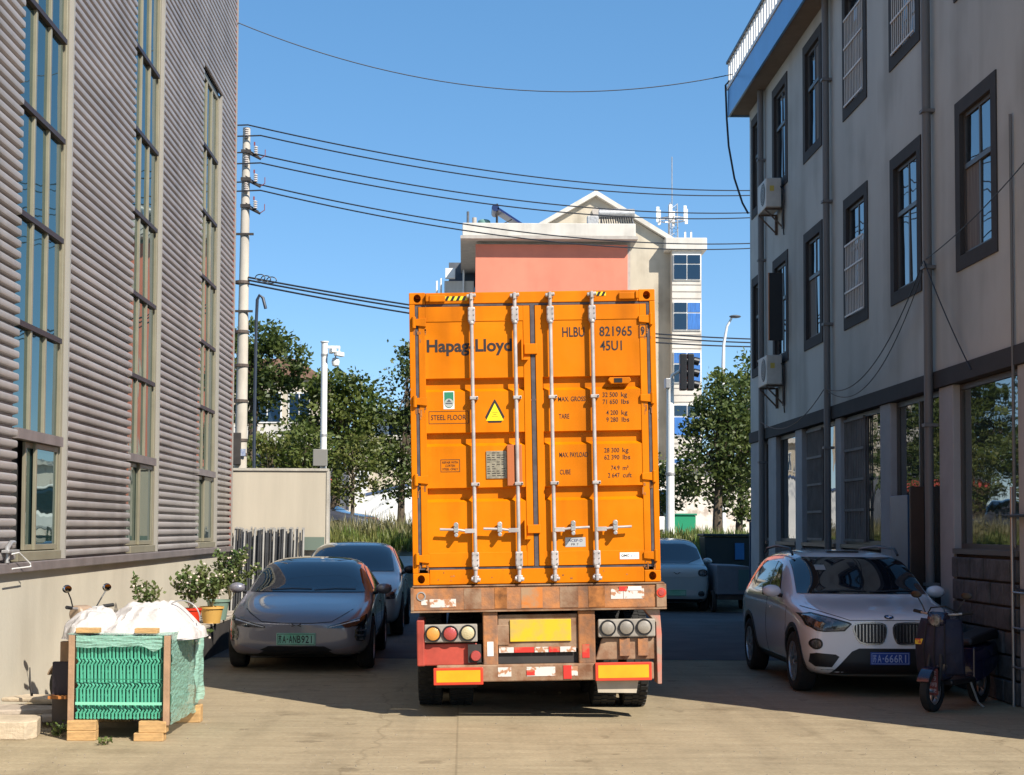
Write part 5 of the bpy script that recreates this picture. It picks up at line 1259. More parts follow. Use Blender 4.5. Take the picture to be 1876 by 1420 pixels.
# ------------------------------------------------------------------ scooters
def scooter(label, loc, rz, body, seat, tagm, group=None):
    t = thing('motor_scooter', label, 'scooter', loc, rz, group)      # front at +x
    for x, nm in ((.62, 'f'), (-.58, 'r')):
        w = MB().lathe(tyre_profile(.225, .095, .15), (x, 0, .225), 'y', 32).build('wheel', M_tyre, t, smooth=True)
        k = MB(); k.lathe([(.15, -.03), (.135, -.02), (.135, .02), (.15, .03)], (x, 0, .225), 'y', 24); k.lathe([(0, -.04), (.05, -.04), (.05, .04), (0, .04)], (x, 0, .225), 'y', 16)
        for i in range(5):
            a = 2 * PI * i / 5; k.obox((x + .095 * math.cos(a), 0, .225 + .095 * math.sin(a)), (.10, .025, .028), Matrix.Rotation(-a, 3, 'Y'))
        k.build('rim', M_rim, w)
    b = MB()
    a = [R(25 + 135 * k / 12) for k in range(13)]
    b.prism([(.62 + .255 * math.cos(q), .225 + .255 * math.sin(q)) for q in a] + [(.62 + .238 * math.cos(q), .225 + .238 * math.sin(q)) for q in reversed(a)], 'y', -.065, .065)
    b.build('front_mudguard', body, t, smooth=True)
    b = MB()
    for s in (-1, 1): b.tube([(.62, s * .07, .225), (.545, s * .07, .52), (.50, s * .05, .70)], .018, 8)
    b.tube([(.50, 0, .62), (.44, 0, .90), (.42, 0, 1.02)], .025, 8); b.build('fork', M_under, t, smooth=True)
    # leg shield: lofted panel
    def shield(u, v):
        wv = .10 + .13 * math.sin(PI * min(1, v * 1.05)) ** .7
        y = (u * 2 - 1) * wv; z = .32 + .62 * v
        x = .42 + .13 * (1 - v) ** 2 * 0 + .10 * (1 - (u * 2 - 1) ** 2) - .05 * v + .03 * math.sin(v * PI)
        return (x, y, z)
    o = wavy('leg_shield', shield, 16, 16, body, t); m = o.modifiers.new('t', 'SOLIDIFY'); m.thickness = .04
    b = MB(); b.box(-.18, .44, -.15, .15, .27, .33); b.build('footboard', M_black, t, bevel=.02)
    def shell(u, v):
        x = -.15 - .78 * v; a_ = PI * u
        hw = .15 + .05 * math.sin(PI * v); top = .66 + .07 * v - .05 * v * v; bot = .27 + .22 * v ** 1.3
        return (x, hw * math.cos(a_) * (1 - .25 * v), bot + (top - bot) * math.sin(a_) ** .55)
    o = wavy('rear_body', shell, 20, 14, body, t)
    b = MB(); b.prism([(-.13, .28), (-.17, .28), (-.17, .66), (-.13, .64)], 'y', -.15, .15); b.build('seat_post_panel', body, t, bevel=.015)
    b = MB(); b.prism([(-.10, .66), (-.86, .71), (-.93, .76), (-.80, .83), (-.55, .80), (-.30, .77), (-.12, .745)], 'y', -.13, .13); b.build('seat', seat, t, bevel=.035)
    b = MB(); b.prism([(.40, .92), (.52, .90), (.545, .98), (.49, 1.06), (.38, 1.05), (.34, .97)], 'y', -.10, .10); hs = b.build('headset', body, t, bevel=.03)
    MB().lathe([(0, .545), (.055, .54), (.07, .52)], (0, 0, .965), 'x', 20).build('headlight', M_lens, hs)
    b = MB()
    for s in (-1, 1): b.tube([(.42, 0, 1.02), (.40, s * .16, 1.03), (.33, s * .31, 1.05)], .013, 8)
    b.build('handlebar', M_galv, t, smooth=True)
    for s in (-1, 1):
        b = MB(); b.tube([(.365, s * .23, 1.04), (.32, s * .335, 1.052)], .019, 10); b.build('grip', M_dark, t, smooth=True)
        b = MB(); b.tube([(.40, s * .17, 1.04), (.38, s * .22, 1.13), (.37, s * .27, 1.20)], .007, 6); mm = b.build('mirror_stem', M_black, t)
        b = MB(); b.ell((.372, s * .285, 1.235), (.014, .065, .042), 16, 8); b.build('mirror', M_black, mm, smooth=True)
        b = MB(); b.ell((.360, s * .285, 1.235), (.006, .057, .035), 16, 8); b.build('mirror_glass', M_chrome, mm, smooth=True)
        b = MB(); b.ell((.47, s * .135, .75), (.035, .03, .05), 10, 8); b.build('indicator', tagm, t, smooth=True)
    b = MB(); b.ell((-.93, 0, .60), (.03, .07, .04), 10, 8); b.build('tail_light', M_lampr, t, smooth=True)
    b = MB(); b.tube([(-.60, .10, .70), (-.95, .10, .80), (-.95, -.10, .80), (-.60, -.10, .70)], .011, 6); b.build('grab_rail', M_black, t, smooth=True)
    b = MB(); b.tube([(.0, .16, .28), (-.05, .22, .06), (-.08, .27, .01)], .012, 6); b.build('side_stand', M_galv, t)
    return t
M_navy = mat('navy_scooter_paint', (.012, .013, .04), .25, coat=.8); M_seat = mat('black_vinyl', (.012, .012, .014), .5, bump=.1)
sc = scooter('dark navy scooter standing in front of the white car beside the metal rack', (5.27, 16.12, 0), R(228), M_navy, M_seat, mat('amber_indicator', (.6, .3, .03), .3, coat=.5))
sc.scale = (.97, .97, .97)
o = wavy('wind_apron', lambda u, v: (.50 - .12 * (u * 2 - 1) ** 2 + .05 * math.sin(v * PI) + .02 * N(u * 5, v * 5, 3), (u * 2 - 1) * (.27 - .08 * v + .05 * math.sin(v * 2.2)), .38 + .60 * v), 22, 18, mat('navy_quilted_apron', (.014, .015, .035), .7, bump=.5, bscale=16), sc)
m = o.modifiers.new('t', 'SOLIDIFY'); m.thickness = .03
tb = MB().box(.66, .665, -.085, .085, .18, .46).build('tag_board', mat('dark_red_board', (.22, .05, .04), .6), sc)
for i, s_ in enumerate(('安全', '出行', '文明', '驾驶')):
    tx = text(s_, (-.07, .07, .40 - .065 * i, .445 - .065 * i), .666, mat('pale_pink_print', (.62, .48, .46), .6), tb, axis='x')
k = MB()
for y in (-.12, .0, .12): k.tube([(.535 - .12 * (y / .3) ** 2 * .7 + .0, y * .95, .42), (.575 - .12 * (y / .3) ** 2 * .7, y, .65), (.535 - .12 * (y / .3) ** 2 * .7, y * .85, .93)], .006, 5)
k.build('apron_seam', M_dark, sc)
MB().tube([(.40, .20, 1.05), (.50, .10, 1.12), (.52, -.05, 1.10), (.45, -.12, 1.03)], .008, 6).build('brake_cable', M_dark, sc, smooth=True)
ys_ = MB().box(.50, .51, -.24, -.14, .70, .76).build('warning_tag', mat('yellow_tag', (.75, .50, .03), .5, col2=(.5, .05, .03), vscale=18, contrast=(.5, .56)), sc)
scooter('tan scooter half hidden behind the green bundle and white sacks, black mirror showing', (-3.55, 15.30, 0), R(150), mat('tan_scooter_paint', (.34, .24, .16), .4, coat=.4), M_seat, M_red)

# ------------------------------------------------------------------ metal rack at the right edge
M_inox = mat('dull_steel_tube', (.36, .36, .37), .35, .7)
t = thing('metal_rack', 'open steel tube rack with dark shelf top standing at the right edge', 'rack', (6.35, 16.15, 0))
b = MB()
for x, y in ((-.46, 0), (.50, 0), (-.46, -.55), (.50, -.55)): b.cyl((x, y, 0), (x, y, 2.35 if y == 0 and x < 0 else 2.05), .018, 10)
b.build('post', M_inox, t, smooth=True)
b = MB()
for z in (.42, .84, 1.22):
    for y in (0, -.55): b.tube([(-.46, y, z), (.50, y, z - .02)], .012, 8)
    for x in (-.46, .5): b.tube([(x, 0, z), (x, -.55, z)], .012, 8)
b.build('cross_tube', M_inox, t, smooth=True)
b = MB(); b.prism([(-.50, 2.02), (.60, 2.10), (.60, 2.13), (-.50, 2.05)], 'y', -.6, .03); b.build('top_shelf', M_black, t, bevel=.006)
b = MB(); b.box(-.45, .50, -.54, -.01, 1.24, 1.26); b.build('shelf', M_black, t)
bx = MB().box(-.34, .44, -.48, -.08, 0, .20).build('storage_box', mat('dark_plastic_box', (.03, .03, .05), .5), bevel=.012); bx.location = (6.35, 16.15, .872); tag(bx, 'dark plastic box resting on the middle tubes of the steel rack', 'box')
k = MB().box(-.36, .46, -.50, -.06, .20, .235).build('lid', mat('grey_lid', (.12, .11, .14), .5), bx)
bx = MB().box(-.38, .46, -.50, -.06, 0, .115).build('storage_box', mat('blue_black_box', (.015, .02, .03), .5), bevel=.012); bx.location = (6.35, 16.15, 1.262); tag(bx, 'low blue black box lying on the upper shelf of the steel rack', 'box')
k = MB().box(-.39, .47, -.51, -.05, .115, .135).build('lid', mat('blue_black_lid', (.03, .05, .06), .4), bx)

# ------------------------------------------------------------------ rubble, stone slabs, small weeds
def slab(label, c, poly, h, rz, m, name='stone_slab', z=0.0):
    o = MB().prism(poly, 'z', 0, h).build(name, m, bevel=.012); o.location = (c[0], c[1], z); o.rotation_euler = (R(rnd.uniform(-1, 1)), R(rnd.uniform(-1, 1)), R(rz)); return tag(o, label, 'slab', 'slabs lying by the cream base wall')
M_slab = mat('grey_brown_slab', (.34, .28, .22), .85, var=.25, vscale=4, bump=.4)
M_slab2 = mat('tan_slab', (.46, .37, .26), .85, var=.2, vscale=4, bump=.4)
slab('thick broken concrete kerb lying at the left picture edge', (-4.02, 13.20), [(-.75, 0), (.20, 0), (.27, .12), (.22, .50), (-.75, .50)], .16, 2, M_slab2, 'concrete_block')
slab('wide dark slab leaning on the ground beside the broken concrete kerb', (-4.20, 14.1), [(-.4, 0), (.45, .05), (.40, .5), (-.3, .55)], .05, 8, M_slab, z=.10)
slab('pale thin slab lying across the dark one by the cream wall', (-3.98, 14.45), [(-.5, .1), (.35, 0), (.38, .25), (-.35, .4)], .04, -6, M_slab2, z=.175)
slab('small grey slab nearest the green bundle', (-3.78, 14.0), [(-.16, 0), (.18, .02), (.16, .3), (-.14, .28)], .06, 5, M_slab, z=.05)
o = MB().tube([(-4.11, 14.4, .25), (-4.13, 14.4, .36), (-4.14, 14.42, .52)], .010, 6, radii=[.014, .012, .006]).build('steel_pin', M_under); tag(o, 'short bare steel pin sticking up from the pale slab', 'steel pin')
o = MB().box(-.075, .075, -.03, .03, 0, .30).build('rubber_board', mat('purple_black_board', (.025, .018, .028), .6), bevel=.008); o.location = (-3.62, 13.6, .35); tag(o, 'small dark board standing left of the green bundle', 'board')
o = MB().box(-.11, .08, -.02, .06, 0, .44).build('cardboard_piece', M_card, bevel=.006); o.location = (-3.56, 13.75, .38); tag(o, 'brown cardboard sheet propped behind the left corner of the green bundle', 'cardboard')
o = MB().box(-.18, .1, -.04, .5, 0, .025).build('metal_strip', M_rust); o.location = (-3.52, 13.5, .33); tag(o, 'rusty plate under the brown cardboard sheet', 'metal plate')
sp = MB().box(-.12, .12, -.2, .2, 0, .33).build('cardboard_box', mat('dark_carton', (.10, .08, .07), .9)); sp.location = (-3.62, 13.95, 0.0); tag(sp, 'dark carton on the ground carrying the small dark board', 'carton')  # one even dark brown over the whole carton
M_weed = leaf_material('weed_leaf', (.09, .15, .03), (.17, .19, .06), .3)
def leafy(name, label, cat, c, n, spread, leaf, m, group=None, stems=5, up=1.0, parent=None, flowers=None):
    """a small plant: stems with leaf-sized faces along them"""
    t = thing(name, label, cat, c, 0, group) if not parent else parent
    sb = MB(); lb = MB(); fb = MB()
    for s in range(stems):
        a = 2 * PI * (s + rnd.random() * .7) / stems; rr = spread * rnd.uniform(.35, 1.0); h = up * rnd.uniform(.6, 1.0)
        pts = [Vector((0, 0, 0)).lerp(Vector((rr * math.cos(a), rr * math.sin(a), h)), k / 5) + Vector((0, 0, .12 * h * math.sin(PI * k / 5))) for k in range(6)]
        sb.tube(pts, .006, 4)
        for _ in range(n // stems):
            k = rnd.uniform(.25, 1.0) * 5; i = min(4, int(k)); p = pts[i].lerp(pts[i + 1], k - i) + Vector((rnd.gauss(0, .05), rnd.gauss(0, .05), rnd.gauss(0, .04))) * (spread + .25)
            d = Vector((rnd.gauss(0, 1), rnd.gauss(0, 1), rnd.gauss(.2, .6))).normalized(); w = d.orthogonal().normalized(); w = (Matrix.Rotation(rnd.uniform(0, 2 * PI), 3, d) @ w) * leaf * .36; L_ = d * leaf * rnd.uniform(.6, 1.2)
            lb.add([p, p + L_ * .45 + w, p + L_, p + L_ * .45 - w], [(0, 1, 2, 3)])
            if flowers and rnd.random() < .045: fb.ell(p + L_, (.016, .016, .016), 5, 4)
    sb.build('stem', mat('plant_stem', (.12, .10, .05), .8), t); lb.build('foliage', m, t, fix=False)
    if flowers and fb.v: tag(fb.build('flower', flowers, t), kind='stuff')
    return t
leafy('weed', 'tiny weed growing on the concrete in front of the green bundle', 'weed', (-3.06, 12.95, 0), 40, .09, .035, M_weed, stems=7, up=.06)
leafy('weed', 'small low weed between the broken concrete kerb and the green bundle', 'weed', (-3.58, 13.45, 0), 70, .13, .05, M_weed, stems=7, up=.12)
# potted plants along the base wall
BX = MB(); BX.box(-.42, .42, -2.2, 3.2, 0, .40)
pl = thing('planter_bench', 'low dark bench of weathered boards along the cream base wall carrying the flower pots', 'bench', (-4.02, 22.0, 0))
for k in range(4): MB().box(-.42 + .21 * k, -.225 + .21 * k, -2.2, 3.2, .44, .475).build('board', mat('weathered_board', (.36, .31, .25), .85, var=.25, vscale=5), pl, bevel=.004)
MB().box(-.40, .40, -2.15, 3.15, .0, .438).build('bench_base', M_under, pl)
def pot(label, c, r, h, m, saucer=None):
    t = thing('flower_pot', label, 'flower pot', c, 0, 'flower pots on the bench'); MB().lathe([(0, 0), (r * .72, 0), (r, h), (r * 1.06, h), (r * 1.06, h - .03), (r * .9, h - .03), (0, h - .04)], (0, 0, 0), 'z', 20).build('pot', m, t, smooth=True); return t
M_pred = mat('red_plastic_pot', (.55, .035, .012), .4); M_pyel = mat('ochre_pot', (.55, .32, .08), .6); M_pgrn = mat('grey_green_pot', (.16, .24, .19), .5)
pot('bright red plastic flower pot on the bench behind the green bundle', (-3.74, 20.7, .475), .14, .28, M_pred)
pot('second red plastic flower pot set lower in front of the bright red one', (-3.60, 20.2, .30), .11, .22, M_pred)
pot('ochre clay flower pot right of the red pots on the bench', (-3.66, 21.9, .475), .17, .24, M_pyel)
pot('grey green flower pot standing behind the ochre one', (-3.70, 22.7, .475), .17, .30, M_pgrn)
for lab, c, n, sp_, up in (('tall flowering shrub rising from the bright red pot', (-3.74, 20.7, .72), 520, .34, .78), ('broad leafy shrub with pale flowers above the ochre pot', (-3.66, 21.9, .70), 620, .40, .80), ('bushy green shrub rising above the grey green pot beside the parked saloon', (-3.55, 22.9, .75), 760, .50, .98),
                           ('loose thin leaved plant growing left of the red pots against the cream wall', (-4.15, 19.6, .475), 300, .28, .95), ('low spiky green plant spilling over the edge in front of the bench', (-3.55, 19.7, .30), 240, .30, .35)):
    leafy('potted_plant', lab, 'plant', c, n, sp_ * .85, .07, leaf_material('pot_leaf', (.07, .13, .03), (.19, .20, .07), .3) if 'pot_leaf' not in bpy.data.materials else bpy.data.materials['pot_leaf'], 'plants in pots along the cream wall', 8, up * .82, flowers=mat('pale_flower', (.75, .62, .55), .6))
# clothes hanger on the ledge at the left edge
t = thing('clothes_hanger', 'thin white wire clothes hanger lying on the ledge below the left window', 'hanger', (-4.50, 15.3, 1.50))
MB().tube([(.01, -.35, .09), (.01, -.12, .10), (.03, .22, -.02), (.03, .23, -.05), (.03, -.4, -.055)], .007, 6).build('wire', M_white, t, smooth=True)
t = thing('tap', 'old metal tap pipe on the ledge at the left picture edge', 'tap', (-4.56, 15.12, 1.5)); MB().tube([(0, -.1, .0), (0, -.1, .15), (0, .02, .20), (.0, .12, .20)], .025, 8).build('pipe', M_galv, t, smooth=True); MB().box(-.03, .05, -.2, .16, .10, .13).build('flange', M_galv, t, bevel=.006)
# ------------------------------------------------------------------ end of the yard: wall, stacked posts, poles, cables
M_wallc = mat('cream_boundary_render', (.46, .41, .33), .9, var=.07, vscale=1.0, stretch=(2.5, 1, .25), bump=.1)
wl_ = thing('boundary_wall', 'plain cream rendered wall closing the yard beyond the corrugated factory', 'wall', (-3.9, 30.0, 0))
MB().box(-1.2, 1.15, 0, .25, 0, 3.0).build('wall_panel', M_wallc, wl_); MB().box(-1.2, 1.18, -.03, .28, 3.0, 3.05).build('coping', M_kerb, wl_); MB().box(1.151, 1.20, -.02, .27, 0, 3.0).build('end_trim', M_kerb, wl_)
M_post = mat('grey_fence_post', (.045, .046, .05), .5, .4, var=.3, vscale=3); M_post2 = mat('pale_capped_post', (.34, .33, .31), .5, .2, var=.2)
for i in range(54):
    x = -4.56 + (i % 29) * .050 + (.025 if i >= 29 else 0); lean = rnd.uniform(-.025, .025); h = rnd.uniform(1.76, 1.84)
    b = MB(); b.tube([(0, 0, 0), (lean, .30, h)], .021, 4); o = b.build('fence_post', M_post2 if i % 4 == 0 else M_post); o.location = (x, 29.52 if i < 29 else 29.585, 0)
    MB().tube([(lean, .30, h), (lean * 1.02, .305, h + .04)], .024, 4).build('cap', M_post2, o)
    tag(o, 'slim grey steel fence post leaning in a close row against the cream boundary wall', 'fence post', 'grey fence posts leaning on the boundary wall')
b = MB().box(-.22, .22, 0, .04, 0, .26).build('notice_board', mat('grey_green_board', (.13, .17, .14), .6)); b.location = (-3.0, 29.9, 1.42); tag(b, 'small grey green board fixed on the cream wall right of the leaning posts', 'board')

M_conc = mat('concrete_pole', (.50, .45, .38), .85, var=.15, vscale=2.5, stretch=(1, 1, .4))
up = thing('utility_pole', 'tall concrete utility pole with three tiers of insulators behind the cream wall', 'utility pole', (-6.28, 42.0, 1.4))
MB().cyl((0, 0, 0), (.07, 0, 11.75), .19, 20, .105).build('pole', M_conc, up, smooth=True)
M_ins = mat('white_porcelain', (.62, .56, .52), .3, coat=.4)
def insulator(b, c, ax, n=4):
    for k in range(n): b.lathe([(.015, -.03), (.065, -.012), (.065, .0), (.015, .03)], (c[0] + ax[0] * .06 * k, c[1], c[2] + ax[2] * .06 * k), 'z', 10)
for z in (11.05, 10.26, 9.50):
    b = MB(); b.tube([(.06, -.12, z), (.50, -.14, z - .22)], .035, 6); b.tube([(.06, -.1, z + .1), (.45, -.14, z - .16)], .02, 6); b.box(-.06, .22, -.17, -.12, z - .05, z + .05); br = b.build('bracket', M_under, up)
    b = MB(); insulator(b, (.36, -.16, z - .06), (0, 0, 1), 4); b.build('insulator', M_ins, br, smooth=True)
    b = MB(); b.box(.30, .34, -.18, -.14, z + .16, z + .26); b.tube([(.5, -.14, z - .2), (.62, -.14, z - .12), (.62, -.14, z + .05)], .012, 6); b.build('insulator_cap', mat('red_brown_cap', (.22, .05, .05), .5), br)
    b = MB(); insulator(b, (.09, -.14, z + .40), (0, 0, 1), 5); b.build('insulator', M_ins, up, smooth=True)
b = MB()
for z in (8.70, 6.52): MB().box(-.45, .32, -.16, -.10, z - .03, z + .03).build('cross_bar', M_under, up)
for z in (7.35, 5.95, 5.0, 4.0, 2.9, 2.5): MB().cyl((.0, 0, z - .04), (.0, 0, z + .04), .205, 16).build('clamp', M_steelb, up)
MB().tube([(.42, -.1, 0), (.40, -.1, 3.0), (.42, -.1, 6.2), (.44, -.1, 6.85), (.50, -.1, 6.98), (.60, -.1, 6.9), (.68, -.1, 6.6)], .045, 8).build('riser_pipe', mat('dark_blue_pipe', (.02, .03, .05), .5), up, smooth=True)
MB().box(-.28, .05, -.26, -.16, 2.2, 3.1).build('pole_box', M_under, up, bevel=.02)
MB().box(-.16, .18, -.24, -.19, 2.45, 2.65).build('pole_sign', mat('blue_white_sign', (.45, .48, .55), .5, col2=(.15, .2, .35), vscale=12), up)
# service cables: three tiers of two, to a pole out of sight behind the office block
T6 = [((-6.165, 41.85, 13.20), (13.2, 60, 15.60)), ((-5.80, 41.85, 12.90), (13.2, 60, 15.43)), ((-6.155, 41.85, 12.42), (13.2, 60, 14.73)), ((-5.80, 41.85, 12.12), (13.2, 60, 14.56)), ((-6.145, 41.85, 11.58), (13.2, 60, 13.50)), ((-5.79, 41.85, 11.34), (13.2, 60, 13.32))]
ordn = ['topmost', 'second', 'third', 'fourth', 'fifth', 'lowest']
for i, (a, c) in enumerate(T6):
    o = MB().tube(catenary(a, c, .62 + .02 * i, 30) , .022, 5).build('power_cable', M_cable, smooth=True); tag(o, f'{ordn[i]} of the six thin power cables running from the utility pole insulators to the right', 'cable', 'power cables from the utility pole')
    o = MB().tube(catenary(a, (a[0] - 9, a[1] - 1.5, a[2] + .15), .25, 10), .022, 5).build('power_cable', M_cable, smooth=True); tag(o, f'{ordn[i]} of the six short cable ends leaving the utility pole towards the factory', 'cable', 'power cables behind the factory')
for i, (a, c, s_) in enumerate([((-6.1, 41.9, 8.88), (13.2, 60, 9.50), .40), ((-6.1, 41.9, 8.80), (13.2, 60, 9.36), .42), ((-6.1, 41.9, 8.70), (13.2, 60, 9.22), .48)]):
    o = MB().tube(catenary(a, c, s_, 30), .028, 5).build('telephone_cable', M_cable, smooth=True); tag(o, ['upper', 'middle', 'lower'][i] + ' strand of the thick cable bundle leaving the pole below the insulators', 'cable', 'thick cables half way up the pole')
o = MB()
for k in range(3): o.tube([(-5.75 + .16 * k + .09 * math.cos(q) * 1.5, 41.8, 8.86 - .035 * k + .09 * math.sin(q)) for q in [2 * PI * j / 14 for j in range(15)]], .015, 5)
o = o.build('cable_loop', M_cable, smooth=True); tag(o, 'coiled slack loops tied to the thick cable bundle beside the pole', 'cable coil')
o = MB().tube(catenary((-4.58, 29.6, 11.95), (5.54, 30.9, 11.36), .80, 30), .010, 5).build('overhead_wire', M_cable, smooth=True); tag(o, 'single thin wire sagging high across the yard from factory corner to roof railing', 'wire')
# camera pole
cp = thing('camera_pole', 'white round pole with surveillance cameras at the top and a small grey box', 'camera pole', (-3.76, 40.0, 1.4))
MB().cyl((0, 0, 0), (.0, 0, 5.42), .085, 18).build('pole', M_white, cp, smooth=True); MB().cyl((0, 0, 5.42), (0, 0, 5.45), .11, 18).build('cap', M_white, cp)
b = MB(); b.box(.0, .42, -.04, .04, 5.26, 5.33); b.build('arm', M_white, cp)
for (x, y, z, rz_) in ((.22, -.12, 5.18, 20), (.40, -.08, 5.10, -30)):
    b = MB(); b.obox((x, y, z), (.12, .34, .12), Matrix.Rotation(R(rz_), 3, 'Z')); b.box(x - .02, x + .02, y - .02, y + .08, z, 5.27); b.build('camera_housing', M_white, cp, bevel=.02)
b = MB(); b.lathe([(0, -.14), (.09, -.10), (.11, 0), (.08, .10), (0, .12)], (.30, -.02, 4.90), 'z', 16); b.tube([(.30, -.02, 5.0), (.30, -.02, 5.26)], .02, 6); b.build('dome_camera', M_white, cp, smooth=True)
MB().box(-.26, .12, -.20, -.09, 2.10, 2.55).build('control_box', mat('grey_box', (.23, .22, .20), .5), cp, bevel=.015)
b = MB()
for z in (2.9, 5.05): b.cyl((0, 0, z), (0, 0, z + .06), .094, 18)
b.build('band', M_galv, cp)
# traffic light on a white pole
tl = thing('traffic_light', 'white traffic light pole with dark signal heads seen from the side', 'traffic light', (6.18, 45.0, 1.4))
MB().cyl((0, 0, 0), (0, 0, 5.0), .13, 18, .11).build('pole', M_white, tl, smooth=True)
b = MB(); b.tube([(0, 0, 4.95), (.05, -.1, 5.1), (.38, -.3, 5.28)], .05, 8); b.build('arm', M_white, tl, smooth=True)
for x in (.34, .56):
    b = MB(); b.box(x - .10, x + .10, -.42, -.16, 4.62, 5.72); hd = b.build('signal_head', M_black, tl, bevel=.03)
    for z in (5.52, 5.17, 4.82):
        b = MB(); b.cyl((x + .10, -.29, z), (x + .26, -.29, z - .04), .12, 14, .12, cap=False); b.build('visor', M_black, hd)
MB().box(-.16, -.02, -.2, .2, 4.7, 5.0).build('bracket_box', M_galv, tl, bevel=.02)
MB().cyl((0, 0, 2.1), (0, 0, 2.18), .145, 18).build('band', M_galv, tl)
# street lamp
sl = thing('street_lamp', 'tall slim white street lamp with a curved arm behind the right hand trees', 'street lamp', (9.5, 55.0, 1.4))
MB().tube([(0, 0, 0), (0, 0, 6.4), (.02, -.02, 7.3), (.14, -.05, 7.95), (.30, -.1, 8.25)], .07, 12, radii=[.09, .07, .055, .045, .04]).build('pole', M_white, sl, smooth=True)
b = MB(); b.ell((.42, -.14, 8.30), (.22, .14, .06), 14, 8); b.build('lamp_head', mat('dark_lamp_head', (.08, .09, .10), .5), sl, smooth=True)
# dumpster, bins
db = thing('waste_container', 'dark green wheeled waste container with a blue notice in front of the right verge', 'waste container', (6.45, 37.0, .60))
M_dg = mat('dark_green_plastic', (.012, .028, .032), .5)
b = MB(); b.prism([(-.52, .12), (.52, .12), (.60, 1.10), (-.60, 1.10)], 'y', -.42, .42); b.build('bin_body', M_dg, db, bevel=.03)
b = MB(); b.box(-.63, .63, -.47, .47, 1.105, 1.17); b.build('lid', M_dg, db, bevel=.02)
MB().box(.14, .36, -.475, -.45, .55, .95).build('notice', mat('blue_notice', (.02, .16, .42), .5), db)
for x in (-.4, .4): MB().cyl((x - .03, -.25, .06), (x + .03, -.25, .06), .07, 12).build('wheel', M_dark, db)
b = MB(); b.box(-.01, 1.4, -.01, .0, 0, .01)
t = thing('recycling_bin', 'bright green recycling bin by the road behind the right trees', 'bin', (7.55, 52.5, 1.4)); MB().box(-.5, .5, -.35, .35, .08, .95).build('bin_body', mat('bin_green', (.02, .28, .14), .45), t, bevel=.03); MB().box(-.54, .54, -.39, .39, .955, 1.03).build('lid', mat('bin_green_dark', (.015, .20, .11), .45), t, bevel=.02)
# cargo tricycle box beside the microvan
t = thing('cargo_tricycle', 'grey box bodied cargo tricycle parked in the shade right of the compact teal car', 'cargo tricycle', (6.05, 34.0, 0))
M_tri = mat('dull_blue_grey_sheet', (.13, .15, .18), .45, .2, var=.1)
b = MB(); b.prism([(-.38, .42), (.42, .42), (.42, 1.02), (.30, 1.06), (-.38, 1.08)], 'y', -.3, 1.5); b.build('cargo_box', M_tri, t, bevel=.02)
b = MB(); b.box(.10, .40, -.315, -.302, .52, .98); b.build('side_hatch', mat('teal_hatch', (.05, .13, .14), .5), t)
for y in (.1, 1.1):
    for x in (-.40, .44): MB().lathe(tyre_profile(.25, .10, .15), (x, y, .25), 'x', 24).build('wheel', M_tyre, t, smooth=True)
MB().box(-.34, .38, -.25, 1.45, .30, .418).build('frame', M_under, t)
MB().tube([(.30, -.3, .5), (.42, -.55, .95), (.55, -.6, 1.0)], .018, 6).build('handlebar', M_galv, t)
# blue gate posts and stacked items near the far corner of the office block
t = thing('entrance_gate', 'dark blue steel gate frame standing at the far corner of the grey office block', 'gate frame', (6.45, 33.2, 0))
b = MB()
for x in (-.12, .0, .3): b.box(x - .025, x + .025, -.03, .03, 0, 2.05)
b.build('post', mat('dark_blue_steel', (.02, .05, .10), .5), t); b = MB(); b.box(-.2, .5, -.03, .03, 2.052, 2.10); b.build('rail', M_under, t); 

